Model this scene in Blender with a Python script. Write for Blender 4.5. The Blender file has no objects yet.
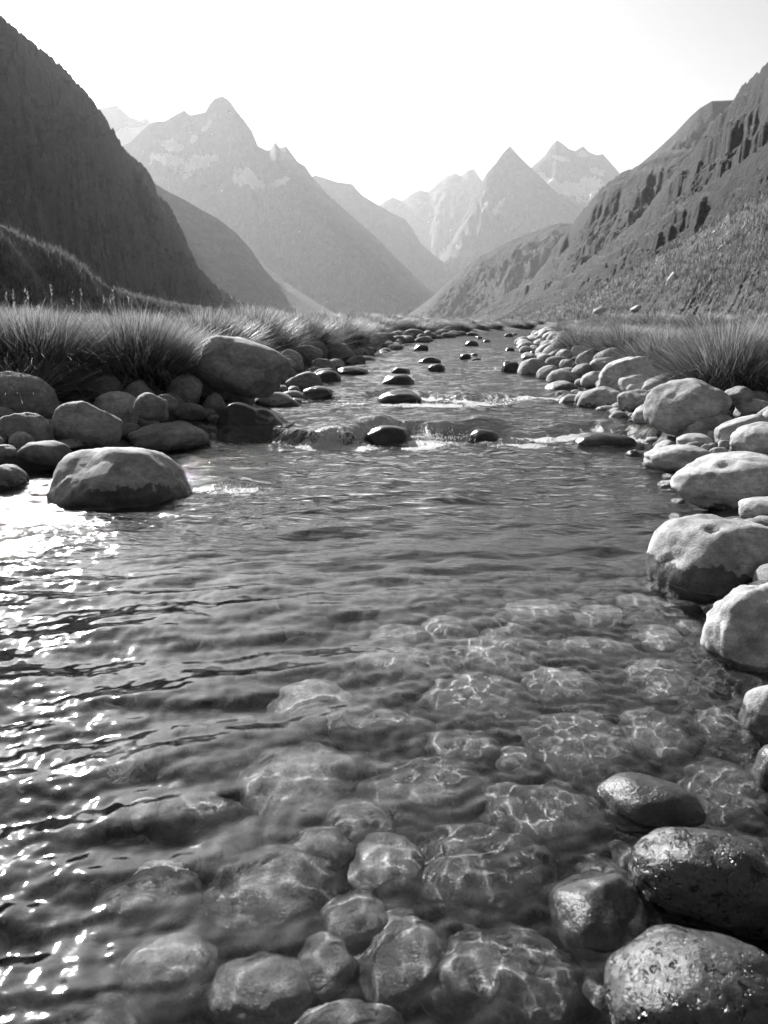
import bpy, bmesh, math, random
import numpy as np
from mathutils import Vector, Matrix

random.seed(7); rng = np.random.default_rng(7)
SC = bpy.context.scene
COL = SC.collection
W, H, F = 768, 1024, 800.0
PITCH = math.radians(13.2); CAMZ = 1.2
CP, SP = math.cos(PITCH), math.sin(PITCH)
SUN_AZ, SUN_EL = math.radians(-27.5), math.radians(27.5)
IOR = 1.333

# ------------------------------------------------------------------ noise
_p = np.random.default_rng(11).permutation(256); PERM = np.concatenate([_p, _p, _p])
_a = np.random.default_rng(12).uniform(0, 2*np.pi, 256); GX, GY = np.cos(_a), np.sin(_a)
_g = np.random.default_rng(13).normal(size=(256, 3)); _g /= np.linalg.norm(_g, axis=1)[:, None]

def _f(t): return t*t*t*(t*(t*6-15)+10)

def pn2(x, y):
    x = np.asarray(x, float); y = np.asarray(y, float)
    xi = np.floor(x).astype(np.int64); yi = np.floor(y).astype(np.int64)
    xf = x-xi; yf = y-yi; u = _f(xf); v = _f(yf)
    def g(i, j):
        h = PERM[PERM[(xi+i) & 255]+((yi+j) & 255)]
        return GX[h]*(xf-i)+GY[h]*(yf-j)
    a = g(0, 0); b = g(1, 0); c = g(0, 1); d = g(1, 1)
    return 1.41*((a+(b-a)*u)*(1-v)+(c+(d-c)*u)*v)

def pn3(P):
    I = np.floor(P).astype(np.int64); f = P-I; u = _f(f)
    r = 0
    for i in (0, 1):
        for j in (0, 1):
            for k in (0, 1):
                h = PERM[PERM[PERM[(I[:, 0]+i) & 255]+((I[:, 1]+j) & 255)]+((I[:, 2]+k) & 255)]
                g = _g[h]
                d = g[:, 0]*(f[:, 0]-i)+g[:, 1]*(f[:, 1]-j)+g[:, 2]*(f[:, 2]-k)
                w = (u[:, 0] if i else 1-u[:, 0])*(u[:, 1] if j else 1-u[:, 1])*(u[:, 2] if k else 1-u[:, 2])
                r = r+w*d
    return 1.5*r

def fbm2(x, y, o=5, lac=2.03, gain=.5):
    s = 0; a = 1
    for i in range(o):
        s = s+a*pn2(x+17.3*i, y-9.1*i); x = x*lac; y = y*lac; a *= gain
    return s

def ridged2(x, y, o=5, lac=2.05, gain=.5):
    s = 0; a = 1; n = 0
    for i in range(o):
        s = s+a*(1-np.abs(pn2(x+31.7*i, y+5.9*i))*2); n += a; x = x*lac; y = y*lac; a *= gain
    return s/n

def sstep(a, b, x):
    t = np.clip((x-a)/(b-a), 0, 1); return t*t*(3-2*t)

# ------------------------------------------------------------------ camera maths
def ray(u, v):
    r = np.array([u-W/2, F*CP+(H/2-v)*SP, -F*SP+(H/2-v)*CP])
    return r/np.linalg.norm(r)

def at_depth(u, v, Y):
    r = ray(u, v); t = Y/r[1]
    return np.array([0, 0, CAMZ])+r*t

def project(P, lvl=None):
    """pixel of world points; points under the water level lvl are seen through the flat surface"""
    P = np.array(P, float)
    if lvl is not None:
        d = lvl-P[:, 2]; m = d > 0
        if m.any():
            Q = P[m]; dd = d[m]; h = CAMZ-lvl; D = np.hypot(Q[:, 0], Q[:, 1])
            lo = np.zeros_like(D); hi = D.copy()
            for _ in range(28):
                x = (lo+hi)/2
                s1 = x/np.hypot(x, h); s2 = (D-x)/np.hypot(D-x, dd)
                big = s1 > IOR*s2
                hi = np.where(big, x, hi); lo = np.where(big, lo, x)
            k = x/np.maximum(D, 1e-9)
            P[m] = np.stack([Q[:, 0]*k, Q[:, 1]*k, np.full_like(k, lvl)], 1)
    X, Y, Z = P[:, 0], P[:, 1], P[:, 2]-CAMZ
    fw = np.maximum(Y*CP-Z*SP, 1e-3); up = Y*SP+Z*CP
    return W/2+F*X/fw, H/2-F*up/fw

# ------------------------------------------------------------------ river and ground shape
_RY = [-40, -3, 1.2, 2.4, 3.5, 6.0, 8.5, 11.7, 17.4, 32.7, 55, 80, 110, 150, 400]
_RX = [-4, .7, .98, 1.36, 1.68, 2.25, 2.78, 2.95, 3.5, 6.0, 10.6, 18, 32, 56, 300]
_LY = [-40, -3, 1.2, 4.0, 6.2, 8.5, 11.7, 17.4, 32.7, 55, 80, 110, 150, 400]
_LX = [-12, -6, -4.6, -3.85, -3.05, -2.0, -1.5, -1.2, .6, 4.9, 11.5, 24, 46, 280]
def xr(y): return np.interp(y, _RY, _RX)
def xl(y): return np.interp(y, _LY, _LX)
STEPS = [(8.45, .15, .24), (11.5, .09, .2), (17.2, .07, .5), (20.6, .05, .6), (26.5, .05, .8)]
def level(x, y):
    """resting water level, stepping up at each little fall"""
    x = np.asarray(x, float); y = np.asarray(y, float); z = 0
    for k, (y0, h, w) in enumerate(STEPS):
        yy = y0+.34*pn2(x*1.25+k*9.3, x*0+k*3.1+.4)+.22*np.sin(1.4*x+k*1.7)+.13*np.sin(3.3*x+k)-.05*(k == 0)*x
        z = z+h*sstep(0, w*(1.15+.9*pn2(x*.9+k*5, x*0+k+.3)), y-yy)
    return z+.0035*np.clip(y-30, 0, 150)

def ground(x, y, fine=True):
    x = np.asarray(x, float); y = np.asarray(y, float)
    s = np.maximum(xl(y)-x, x-xr(y))            # distance outside the waterline (negative in the river)
    right = (x > (xl(y)+xr(y))/2)
    if fine: s = s+.10*fbm2(x*1.7, y*1.7, 3)*sstep(40, 15, np.abs(y))
    lv = level(np.clip(x, -4, 6), y)
    bed = -.25-.15*sstep(2.0, 5.0, y)-.1*sstep(-.6, -2.2, x)*sstep(6, 3, y)
    bed = np.where(y > 7, -.28, bed)
    inside = np.maximum(bed, .35*s-.04)
    k = np.where(right, .42, .30)
    top = np.where(right, .62, .60)
    rise = top*(1-np.exp(-np.maximum(s, 0)*k/top))-.04*np.exp(-np.maximum(s, 0)/.1)
    far = np.maximum(s-2.2, 0)
    rise = rise+np.where(right, .035, .012)*np.minimum(far, 60)*np.where(right, 1., 1.)
    fade = sstep(25, 70, np.hypot(x, y))
    z = np.where(s < 0, inside, rise+.0)+lv*(1-fade)+fade*np.where(s < 0, lv, .42*np.ones_like(lv))
    if fine:
        z = z+sstep(-.2, .8, s)*(.06*fbm2(x*.7, y*.7, 3)+.15*fbm2(x*.11, y*.11, 3)*sstep(4, 20, np.abs(s)))
        z = z+.012*fbm2(x*6, y*6, 2)
    return z

def g1(x, y): return float(ground(np.array([x]), np.array([y]))[0])
def lvl1(x, y): return float(level(np.array([x]), np.array([y]))[0])

def hit(u, v):
    """where the line of sight through a pixel meets bank or water"""
    r = ray(u, v); t = np.concatenate([np.linspace(.6, 20, 3000), np.linspace(20, 160, 3000)])
    P = np.array([0, 0, CAMZ])[None]+t[:, None]*r[None]
    g = ground(P[:, 0], P[:, 1], False); l = level(P[:, 0], P[:, 1])
    surf = np.maximum(g, np.where((P[:, 0] > xl(P[:, 1])-.1) & (P[:, 0] < xr(P[:, 1])+.1), l, -9))
    i = np.argmax(P[:, 2] < surf)
    if P[i, 2] >= surf[i]: i = len(t)-1
    return np.array([P[i, 0], P[i, 1], surf[i]])

# ------------------------------------------------------------------ object helpers
def mesh_from(name, V, faces, smooth=True):
    me = bpy.data.meshes.new(name)
    V = np.asarray(V, np.float32); faces = np.asarray(faces, np.int32)
    n, k = faces.shape
    me.vertices.add(len(V)); me.vertices.foreach_set('co', V.ravel())
    me.loops.add(n*k); me.loops.foreach_set('vertex_index', faces.ravel())
    me.polygons.add(n); me.polygons.foreach_set('loop_start', np.arange(0, n*k, k, dtype=np.int32))
    me.update(calc_edges=True)
    if smooth: me.polygons.foreach_set('use_smooth', np.ones(n, bool))
    me.update()
    return me

def point_attr(me, name, vals):
    a = me.attributes.new(name, 'FLOAT', 'POINT'); a.data.foreach_set('value', np.asarray(vals, np.float32))

def link(name, me, mat=None, label=None, cat=None, group=None, kind=None, parent=None):
    o = bpy.data.objects.new(name, me); COL.objects.link(o)
    if mat is not None and me is not None and len(me.materials) == 0: me.materials.append(mat)
    tag(o, label, cat, group, kind)
    if parent: o.parent = parent
    return o

def tag(o, label=None, cat=None, group=None, kind=None):
    if label: o['label'] = label
    if cat: o['category'] = cat
    if group: o['group'] = group
    if kind: o['kind'] = kind

def grid_faces(nr, nc):
    i = np.arange(nr-1)[:, None]*nc+np.arange(nc-1)[None]
    i = i.ravel()
    return np.stack([i, i+1, i+nc+1, i+nc], 1)

# ------------------------------------------------------------------ materials (black-and-white place: every colour is a grey)
class NT:
    def __init__(s, name):
        s.m = bpy.data.materials.new(name); s.m.use_nodes = True
        s.t = s.m.node_tree; s.t.nodes.clear()
        s.out = s.t.nodes.new('ShaderNodeOutputMaterial')
    def n(s, typ, **kw):
        nd = s.t.nodes.new(typ)
        for k, v in kw.items():
            if k.startswith('_'): setattr(nd, k[1:], v)
            else: nd.inputs[k.replace('__', ' ')].default_value = v
        return nd
    def l(s, a, b): s.t.links.new(a, b)
    def math(s, op, a, b=None, c=None, clamp=False):
        nd = s.t.nodes.new('ShaderNodeMath'); nd.operation = op; nd.use_clamp = clamp
        for i, x in enumerate((a, b, c)):
            if x is None: continue
            if isinstance(x, (int, float)): nd.inputs[i].default_value = x
            else: s.l(x, nd.inputs[i])
        return nd.outputs[0]
    def ramp(s, x, a, b, lo=0., hi=1., smooth=True):
        nd = s.t.nodes.new('ShaderNodeMapRange'); nd.interpolation_type = 'SMOOTHSTEP' if smooth else 'LINEAR'
        s.l(x, nd.inputs['Value'])
        for k, v in (('From Min', a), ('From Max', b), ('To Min', lo), ('To Max', hi)):
            if isinstance(v, (int, float)): nd.inputs[k].default_value = v
            else: s.l(v, nd.inputs[k])
        return nd.outputs['Result']
    def noise(s, vec, scale, detail=5, rough=.55, dist=0.):
        nd = s.n('ShaderNodeTexNoise', Scale=scale, Detail=detail, Roughness=rough, Distortion=dist)
        if vec is not None: s.l(vec, nd.inputs['Vector'])
        return nd.outputs['Fac']
    def attr(s, name, typ='OBJECT'):
        nd = s.t.nodes.new('ShaderNodeAttribute'); nd.attribute_type = typ; nd.attribute_name = name
        return nd.outputs['Fac']
    def bump(s, h, strength, dist, normal=None):
        nd = s.n('ShaderNodeBump', Strength=strength, Distance=dist)
        s.l(h, nd.inputs['Height'])
        if normal is not None: s.l(normal, nd.inputs['Normal'])
        return nd.outputs['Normal']

def mapped(m, vec, scale, loc=(0, 0, 0), rot=(0, 0, 0)):
    nd = m.t.nodes.new('ShaderNodeMapping'); nd.inputs['Scale'].default_value = scale
    nd.inputs['Location'].default_value = loc; nd.inputs['Rotation'].default_value = rot
    m.l(vec, nd.inputs['Vector']); return nd.outputs['Vector']

def stone_material():
    m = NT('river_stone')
    geo = m.n('ShaderNodeNewGeometry'); pos = geo.outputs['Position']
    tc = m.n('ShaderNodeTexCoord'); ob = tc.outputs['Object']
    tone = m.attr('tone'); wl = m.attr('wet_line'); pit = m.attr('pitted'); off = m.attr('grain')
    vadd = m.t.nodes.new('ShaderNodeVectorMath'); vadd.operation = 'ADD'
    comb = m.n('ShaderNodeCombineXYZ'); m.l(off, comb.inputs[0]); m.l(off, comb.inputs[2])
    m.l(ob, vadd.inputs[0]); m.l(comb.outputs[0], vadd.inputs[1]); v = vadd.outputs[0]
    big = m.noise(v, 4.5, 6, .62, .6)
    med = m.noise(v, 22, 6, .65)
    fine = m.noise(v, 110, 4, .7)
    ban = m.noise(mapped(m, v, (3, 3, 16), rot=(.5, .3, 0)), 2.2, 4, .6, .8)
    col = m.math('MULTIPLY', m.ramp(big, .3, .72, .62, 1.25), m.ramp(med, .25, .75, .72, 1.22))
    col = m.math('MULTIPLY', col, m.ramp(fine, .25, .75, .75, 1.2))
    col = m.math('MULTIPLY', col, m.ramp(ban, .3, .7, .84, 1.12))
    # dark mineral blotches and lichen freckles
    blot = m.ramp(m.noise(v, 9, 5, .7, .3), .60, .68)
    col = m.math('MULTIPLY', col, m.math('SUBTRACT', 1, m.math('MULTIPLY', blot, .42)))
    p1 = m.ramp(m.noise(mapped(m, v, (46, 22, 46), rot=(.3, .2, .7)), 1., 3, .5, .3), .595, .66)
    p2 = m.ramp(m.noise(mapped(m, v, (110, 60, 110), rot=(.1, .5, .3)), 1., 2, .5), .60, .68)
    pits = m.math('MAXIMUM', p1, m.math('MULTIPLY', p2, .6))
    pits = m.math('MULTIPLY', pits, m.ramp(m.noise(v, 9, 3), .34, .52, .15, 1.))
    pits = m.math('MULTIPLY', pits, pit)
    col = m.math('MULTIPLY', col, m.math('SUBTRACT', 1, m.math('MULTIPLY', pits, .8)))
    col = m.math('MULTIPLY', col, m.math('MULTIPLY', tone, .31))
    # water-soaked band up to the wet line of this stone
    sep = m.n('ShaderNodeSeparateXYZ'); m.l(pos, sep.inputs[0])
    edge = m.math('SUBTRACT', sep.outputs[2], wl)
    edge = m.math('SUBTRACT', edge, m.ramp(m.noise(pos, 9, 5, .65), .3, .7, -.03, .05))
    wet = m.ramp(edge, -.006, .012, 1., 0.)
    film = m.ramp(m.math('SUBTRACT', sep.outputs[2], m.attr('water_z')), -.004, .004, .52, .74)
    col = m.math('MULTIPLY', col, m.math('SUBTRACT', 1, m.math('MULTIPLY', wet, film)))
    rgb = m.n('ShaderNodeCombineXYZ')
    for i in range(3): m.l(col, rgb.inputs[i])
    hgt = m.math('ADD', m.math('MULTIPLY', med, .55), m.math('MULTIPLY', fine, .3))
    hgt = m.math('SUBTRACT', hgt, m.math('MULTIPLY', pits, .9))
    b = m.bump(hgt, .75, .014)
    bs = m.n('ShaderNodeBsdfPrincipled'); m.l(rgb.outputs[0], bs.inputs['Base Color']); m.l(b, bs.inputs['Normal'])
    m.l(m.ramp(wet, 0, 1, .78, .2, False), bs.inputs['Roughness'])
    bs.inputs['Specular IOR Level'].default_value = .4
    m.l(bs.outputs[0], m.out.inputs['Surface'])
    return m.m

def ground_material():
    m = NT('earth_and_turf')
    geo = m.n('ShaderNodeNewGeometry'); pos = geo.outputs['Position']
    n1 = m.noise(pos, 3., 6, .6); n2 = m.noise(pos, 40, 4, .6); n3 = m.noise(pos, .12, 6, .6)
    turf = m.attr('turf', 'GEOMETRY')
    soil = m.math('MULTIPLY', m.ramp(n1, .3, .7, .022, .05), m.ramp(n2, .2, .8, .6, 1.3))
    gr = m.math('MULTIPLY', m.ramp(n3, .3, .7, .05, .10), m.ramp(m.noise(pos, 1.3, 8, .7), .25, .75, .5, 1.4))
    mix = m.n('ShaderNodeMix'); m.l(turf, mix.inputs[0]); m.l(soil, mix.inputs[2]); m.l(gr, mix.inputs[3])
    rgb = m.n('ShaderNodeCombineXYZ')
    for i in range(3): m.l(mix.outputs[0], rgb.inputs[i])
    bs = m.n('ShaderNodeBsdfPrincipled', Roughness=.9); m.l(rgb.outputs[0], bs.inputs['Base Color'])
    m.l(m.bump(m.math('ADD', n1, m.math('MULTIPLY', n2, .4)), .8, .05), bs.inputs['Normal'])
    m.l(bs.outputs[0], m.out.inputs['Surface'])
    return m.m

def hill_material(name, scale, grass, rock, rock_bias=0., snow=False, streak=1., along=1., turn=.12):
    """slope and noise choose between turf and bare rock; a painted-by-weather snow attribute adds old snow"""
    m = NT(name)
    geo = m.n('ShaderNodeNewGeometry'); pos = geo.outputs['Position']
    v = mapped(m, pos, (scale, scale, scale)) if along == 1. else mapped(m, mapped(m, pos, (1, 1, 1), rot=(0, 0, turn)), (scale, scale*along, scale))
    n1 = m.noise(v, 1., 8, .65, .3); n2 = m.noise(v, 7., 8, .7); n3 = m.noise(v, 40., 6, .7)
    st = m.noise(mapped(m, pos, (scale*5, scale*5, scale*5.5), rot=(.5, .3, 0)), 1., 8, .7, 1.2)
    sep = m.n('ShaderNodeSeparateXYZ'); m.l(geo.outputs['Normal'], sep.inputs[0])
    steep = m.math('ADD', m.math('SUBTRACT', .62+rock_bias, sep.outputs[2]), m.ramp(n2, .2, .8, -.22, .22, False))
    rk = m.ramp(steep, -.06, .10)
    gcol = m.math('MULTIPLY', m.ramp(n1, .3, .7, grass*.65, grass*1.3), m.math('MULTIPLY', m.ramp(n2, .25, .75, .6, 1.4), m.ramp(n3, .25, .75, .55, 1.45)))
    rcol = m.math('MULTIPLY', m.ramp(st, .3, .8, rock*.6, rock*1.7*streak), m.ramp(n3, .25, .75, .65, 1.3))
    mix = m.n('ShaderNodeMix'); m.l(rk, mix.inputs[0]); m.l(gcol, mix.inputs[2]); m.l(rcol, mix.inputs[3])
    col = mix.outputs[0]
    if snow:
        sn = m.attr('snow', 'GEOMETRY')
        mk = m.ramp(m.math('ADD', sn, m.ramp(m.noise(v, 9., 2, .5), .2, .8, -.5, .5, False)), .40, .46)
        mx = m.n('ShaderNodeMix'); m.l(mk, mx.inputs[0]); m.l(col, mx.inputs[2]); mx.inputs[3].default_value = .92
        col = mx.outputs[0]
    rgb = m.n('ShaderNodeCombineXYZ')
    for i in range(3): m.l(col, rgb.inputs[i])
    bs = m.n('ShaderNodeBsdfPrincipled', Roughness=.92); m.l(rgb.outputs[0], bs.inputs['Base Color'])
    bs.inputs['Specular IOR Level'].default_value = .15
    hh = m.math('ADD', m.math('MULTIPLY', n2, .7), m.math('MULTIPLY', n3, .35))
    hh = m.math('ADD', hh, m.math('MULTIPLY', m.math('MULTIPLY', st, rk), .6))
    m.l(m.bump(hh, 1., .10/scale), bs.inputs['Normal'])
    m.l(bs.outputs[0], m.out.inputs['Surface'])
    return m.m

def water_material():
    m = NT('river_water')
    geo = m.n('ShaderNodeNewGeometry'); pos = geo.outputs['Position']
    rf = m.n('ShaderNodeBsdfRefraction', Roughness=0., IOR=IOR); rf.inputs['Color'].default_value = (.97, .97, .97, 1)
    gs = m.n('ShaderNodeBsdfGlossy', Roughness=.055); gs.inputs['Color'].default_value = (1, 1, 1, 1)
    fr = m.n('ShaderNodeFresnel', IOR=IOR); gl = m.n('ShaderNodeMixShader')
    m.l(fr.outputs[0], gl.inputs[0]); m.l(rf.outputs[0], gl.inputs[1]); m.l(gs.outputs[0], gl.inputs[2])
    # seen from below, plain glass
    gb = m.n('ShaderNodeBsdfGlass', Roughness=0., IOR=IOR); gb.inputs['Color'].default_value = (.97, .97, .97, 1)
    both = m.n('ShaderNodeMixShader'); m.l(geo.outputs['Backfacing'], both.inputs[0]); m.l(gl.outputs[0], both.inputs[1]); m.l(gb.outputs[0], both.inputs[2])
    fo = m.attr('foam', 'GEOMETRY'); ch = m.attr('chop', 'GEOMETRY')
    rip = m.noise(mapped(m, pos, (9, 20, 9), rot=(0, 0, .15)), 1., 4, .6, .5)
    rip2 = m.noise(mapped(m, pos, (4.5, 12, 4), rot=(0, 0, -.2)), 1., 2, .5, .3)
    rip3 = m.noise(mapped(m, pos, (26, 44, 26), rot=(0, 0, .1)), 1., 2, .5, .2)
    hh = m.math('ADD', m.math('ADD', m.math('MULTIPLY', rip, .6), rip2), m.math('MULTIPLY', rip3, .16))
    bp = m.n('ShaderNodeBump', Distance=.062); m.l(ch, bp.inputs['Strength']); m.l(hh, bp.inputs['Height'])
    
    for nd in (rf, gs, fr): m.l(bp.outputs['Normal'], nd.inputs['Normal'])
    bub = m.noise(pos, 38, 4, .7)
    bub2 = m.noise(mapped(m, pos, (30, 9, 20)), 1., 5, .7)
    mk = m.math('ADD', m.math('MULTIPLY', bub, .5), m.math('MULTIPLY', bub2, .5))
    mk = m.ramp(m.math('ADD', fo, m.math('MULTIPLY', m.math('SUBTRACT', mk, .5), 2.2)), .45, .75, 0., .95)
    df = m.n('ShaderNodeBsdfPrincipled', Roughness=.35); df.inputs['Base Color'].default_value = (.6, .6, .6, 1)
    m.l(m.bump(m.noise(pos, 16, 5, .7), 1., .12), df.inputs['Normal'])
    mix = m.n('ShaderNodeMixShader'); m.l(mk, mix.inputs[0]); m.l(both.outputs[0], mix.inputs[1]); m.l(df.outputs[0], mix.inputs[2])
    m.l(mix.outputs[0], m.out.inputs['Surface'])
    return m.m

def foam_material():
    m = NT('white_foam')
    bs = m.n('ShaderNodeBsdfPrincipled', Roughness=.3); bs.inputs['Base Color'].default_value = (.85, .85, .85, 1)
    m.l(bs.outputs[0], m.out.inputs['Surface']); return m.m

def grass_material(name='grass_blade', k=1.):
    m = NT(name)
    tn = m.attr('tone', 'GEOMETRY')
    c = m.math('MULTIPLY', tn, k)
    rgb = m.n('ShaderNodeCombineXYZ')
    for i in range(3): m.l(c, rgb.inputs[i])
    bs = m.n('ShaderNodeBsdfPrincipled', Roughness=.5); m.l(rgb.outputs[0], bs.inputs['Base Color'])
    bs.inputs['Specular IOR Level'].default_value = .35
    tr = m.n('ShaderNodeBsdfTranslucent'); m.l(rgb.outputs[0], tr.inputs['Color'])
    mix = m.n('ShaderNodeMixShader', Fac=.45); m.l(bs.outputs[0], mix.inputs[1]); m.l(tr.outputs[0], mix.inputs[2])
    m.l(mix.outputs[0], m.out.inputs['Surface']); return m.m

M_STONE = stone_material(); M_GROUND = ground_material(); M_WATER = water_material(); M_FOAM = foam_material()
M_GRASS = grass_material()

# ------------------------------------------------------------------ ground sheet
def build_ground():
    az = np.concatenate([np.linspace(-180, -50, 50)[:-1], np.linspace(-50, 50, 560), np.linspace(50, 180, 50)[1:]])
    az = np.radians(az)
    r = np.exp(np.linspace(math.log(.35), math.log(9000), 620))
    R, A = np.meshgrid(r, az, indexing='ij')
    X = R*np.sin(A); Y = R*np.cos(A)
    Z = ground(X, Y)
    s = np.maximum(xl(Y)-X, X-xr(Y))
    turf = sstep(1.0, 2.4, s)
    V = np.stack([X, Y, Z], -1).reshape(-1, 3)
    V = np.concatenate([V, [[0, 0, g1(0, .01)]]])
    F4 = grid_faces(len(r), len(az))
    me = mesh_from('ground', V[:-1], F4)
    point_attr(me, 'turf', turf.ravel())
    o = link('ground', me, M_GROUND, 'dark stony river bed and grassy valley floor', None, None, 'structure')
    o.cycles.is_caustics_receiver = True
    return o

# ------------------------------------------------------------------ water
CASC = []   # (x, y, radius, height) humps where water runs over a sunken stone
FOAM = []   # (x, y, rx, ry, strength)
def water_height(x, y):
    z = level(x, y)
    d = np.hypot(x, y)
    near = sstep(7, 2.2, y)
    calm = 1-.86*sstep(-.75, .35, x-.10*y)*sstep(4.6, 2.2, y)        # quieter over the shallow stones by the sunlit bank
    sh = sstep(-.2, .6, x+.25)*sstep(4.2, 2.8, y)   # the shallows
    a = 0
    for (lam, ang, amp, asp) in ((.62, .17, .020, 2.6), (.36, .30, .014, 2.6), (.21, .12, .0085, 2.6), (.21, -.25, .006, 2.2), (.12, .22, .0036, 2.2), (.07, .1, .0012, 1.8)):
        c, s_ = math.cos(ang), math.sin(ang)
        U = x*c+y*s_; V = -x*s_+y*c
        w = .35*pn2(x*1.1+lam*9, y*1.1)
        cell = lam*.62
        a = a+amp*pn2(U/(cell*asp)+lam*70, (V+w*lam)/cell)
    z = z+a*(calm)*(1+.45*sstep(3.2, 5.5, y))*sstep(60, 20, d)
    f2 = sstep(.3, -.9, x+.1*y)*sstep(8, 5, y)
    z = z+f2*(.0013*pn2(x/.03+9, y/.026)+.0026*pn2(x/.055, y/.045+3))
    # small round cells of the shallows, the lenses that throw the bright nets on the stones
    b = 0
    for (lam, amp) in ((.16, .0030), (.074, .0047)):
        b = b+amp*pn2(x/(lam*.62)+5, y/(lam*.62)+lam*40)
    z = z+b*(.25+.75*sh)*sstep(7, 4, y)
    for (cx, cy, rx, ry, h) in CASC:
        z = z+h*np.exp(-((x-cx)/rx)**2-((y-cy)/ry)**2)
    # streaks down each small fall
    for (y0, h, w) in STEPS[:2]:
        k = sstep(-.5, 0, y-y0)*sstep(.9, .2, y-y0)
        z = z+k*.016*pn2(x*9, y*1.3)
        k2 = sstep(-1.6, -.15, y-y0)*sstep(.1, -.1, y-y0)
        z = z+k2*.02*fbm2(x*4, y*5, 3)
    return z

def build_water():
    ys = [-3.]
    while ys[-1] < 150:
        y = ys[-1]; ys.append(y+max(.0065, .0062*abs(y)) if y > .6 else y+.04)
    ys = np.array(ys); nc = 640
    # denser columns over the shallows
    s = np.linspace(0, 1, nc); s = s+.12*np.sin(2*np.pi*s)/(2*np.pi)*-1
    x0 = xl(ys)-1.0; x1 = xr(ys)+.9
    x0 = np.where((ys > .5) & (ys < 5), np.maximum(x0, -ys*.62-1.1), x0)
    X = x0[:, None]+(x1-x0)[:, None]*s[None]; Y = np.repeat(ys[:, None], nc, 1)
    Z = water_height(X, Y)
    me = mesh_from('water', np.stack([X, Y, Z], -1).reshape(-1, 3), grid_faces(len(ys), nc))
    fo = np.zeros_like(X)
    for (cx, cy, rx, ry, st) in FOAM:
        q = ((X-cx)/rx)**2+((Y-cy)/ry)**2
        fo = np.maximum(fo, st*np.exp(-q))
    fo = fo*(1+.5*fbm2(X*3, Y*3, 3))
    for (y0, h, w), kk in zip(STEPS[:4], (.46, .40, .3, .3)):
        kq = STEPS.index((y0, h, w)); yy = Y-(y0+.34*pn2(X*1.25+kq*9.3, X*0+kq*3.1+.4)+.22*np.sin(1.4*X+STEPS.index((y0, h, w))*1.7)+.13*np.sin(3.3*X+STEPS.index((y0, h, w)))-.05*(h > .1)*X)
        fo = np.maximum(fo, kk*sstep(-.05, .02, yy)*sstep(w+.12, w*.3, yy)*(1+1.1*pn2(X*16, Y*1.1))*(.75+.9*pn2(X*1.3+4, Y*.2)))
        fo = np.maximum(fo, (.88 if h > .06 else .6)*sstep(-.45, -.05, yy)*sstep(.06, -.02, yy)*(.8+1.1*pn2(X*1.1+8, Y*.2)))
    point_attr(me, 'foam', fo.ravel())
    chop = .03+.55*sstep(3.0, 6.5, Y)+.42*sstep(7, 12, Y)
    point_attr(me, 'chop', chop.ravel())
    o = link('water', me, M_WATER, 'clear rippled mountain river with small falls', None, None, 'structure')
    o.cycles.is_caustics_caster = True
    return o

# ------------------------------------------------------------------ stones
_ico = {}
def ico(sub):
    if sub not in _ico:
        bm = bmesh.new(); bmesh.ops.create_icosphere(bm, subdivisions=sub, radius=1)
        V = np.array([v.co for v in bm.verts]); Fc = np.array([[v.index for v in f.verts] for f in bm.faces]); bm.free()
        V /= np.linalg.norm(V, axis=1)[:, None]
        _ico[sub] = (V, Fc)
    return _ico[sub]

def stone_shape(seed, sub, p=2.5, cuts=5, rough=1., dents=(), sharp=.25, off=(.72, .92)):
    """unit river stone: rounded block, softly planed on a few sides, weathered"""
    r_ = np.random.default_rng(seed)
    D, Fc = ico(sub)
    ax = Matrix.Rotation(r_.uniform(0, 6.28), 3, 'Z') @ Matrix.Rotation(r_.uniform(-.4, .4), 3, 'X')
    Q = D @ np.array(ax)
    r = (np.abs(Q)**p).sum(1)**(-1/p)
    for _ in range(cuts):
        n = r_.normal(size=3); n /= np.linalg.norm(n); o = r_.uniform(*off)
        d = (D @ n)*r
        k = np.where(d > o, (o+(d-o)*sharp)/np.maximum(d, 1e-6), 1)
        r = r*k
    P = D*r[:, None]
    o = r_.uniform(0, 60, 3)
    h = .13*pn3(D*1.1+o)+.05*pn3(D*2.6+o+7)
    h = h+rough*(.018*pn3(D*6+o+3)+.011*pn3(D*13+o+9))
    if sub >= 5: h = h+rough*(.006*pn3(D*28+o+1)+.0035*pn3(D*55+o+2))
    for (dx, dy, dz, rad, dep) in dents:
        n = np.array([dx, dy, dz], float); n /= np.linalg.norm(n)
        ang = np.arccos(np.clip(D @ n, -1, 1))+.06*pn3(D*7+o)
        h = h-dep*sstep(rad, rad*.35, ang)
    P = P*(1+h)[:, None]
    # equal extents
    e = (P.max(0)-P.min(0))/2; c = (P.max(0)+P.min(0))/2
    return (P-c)/e, Fc

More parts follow.
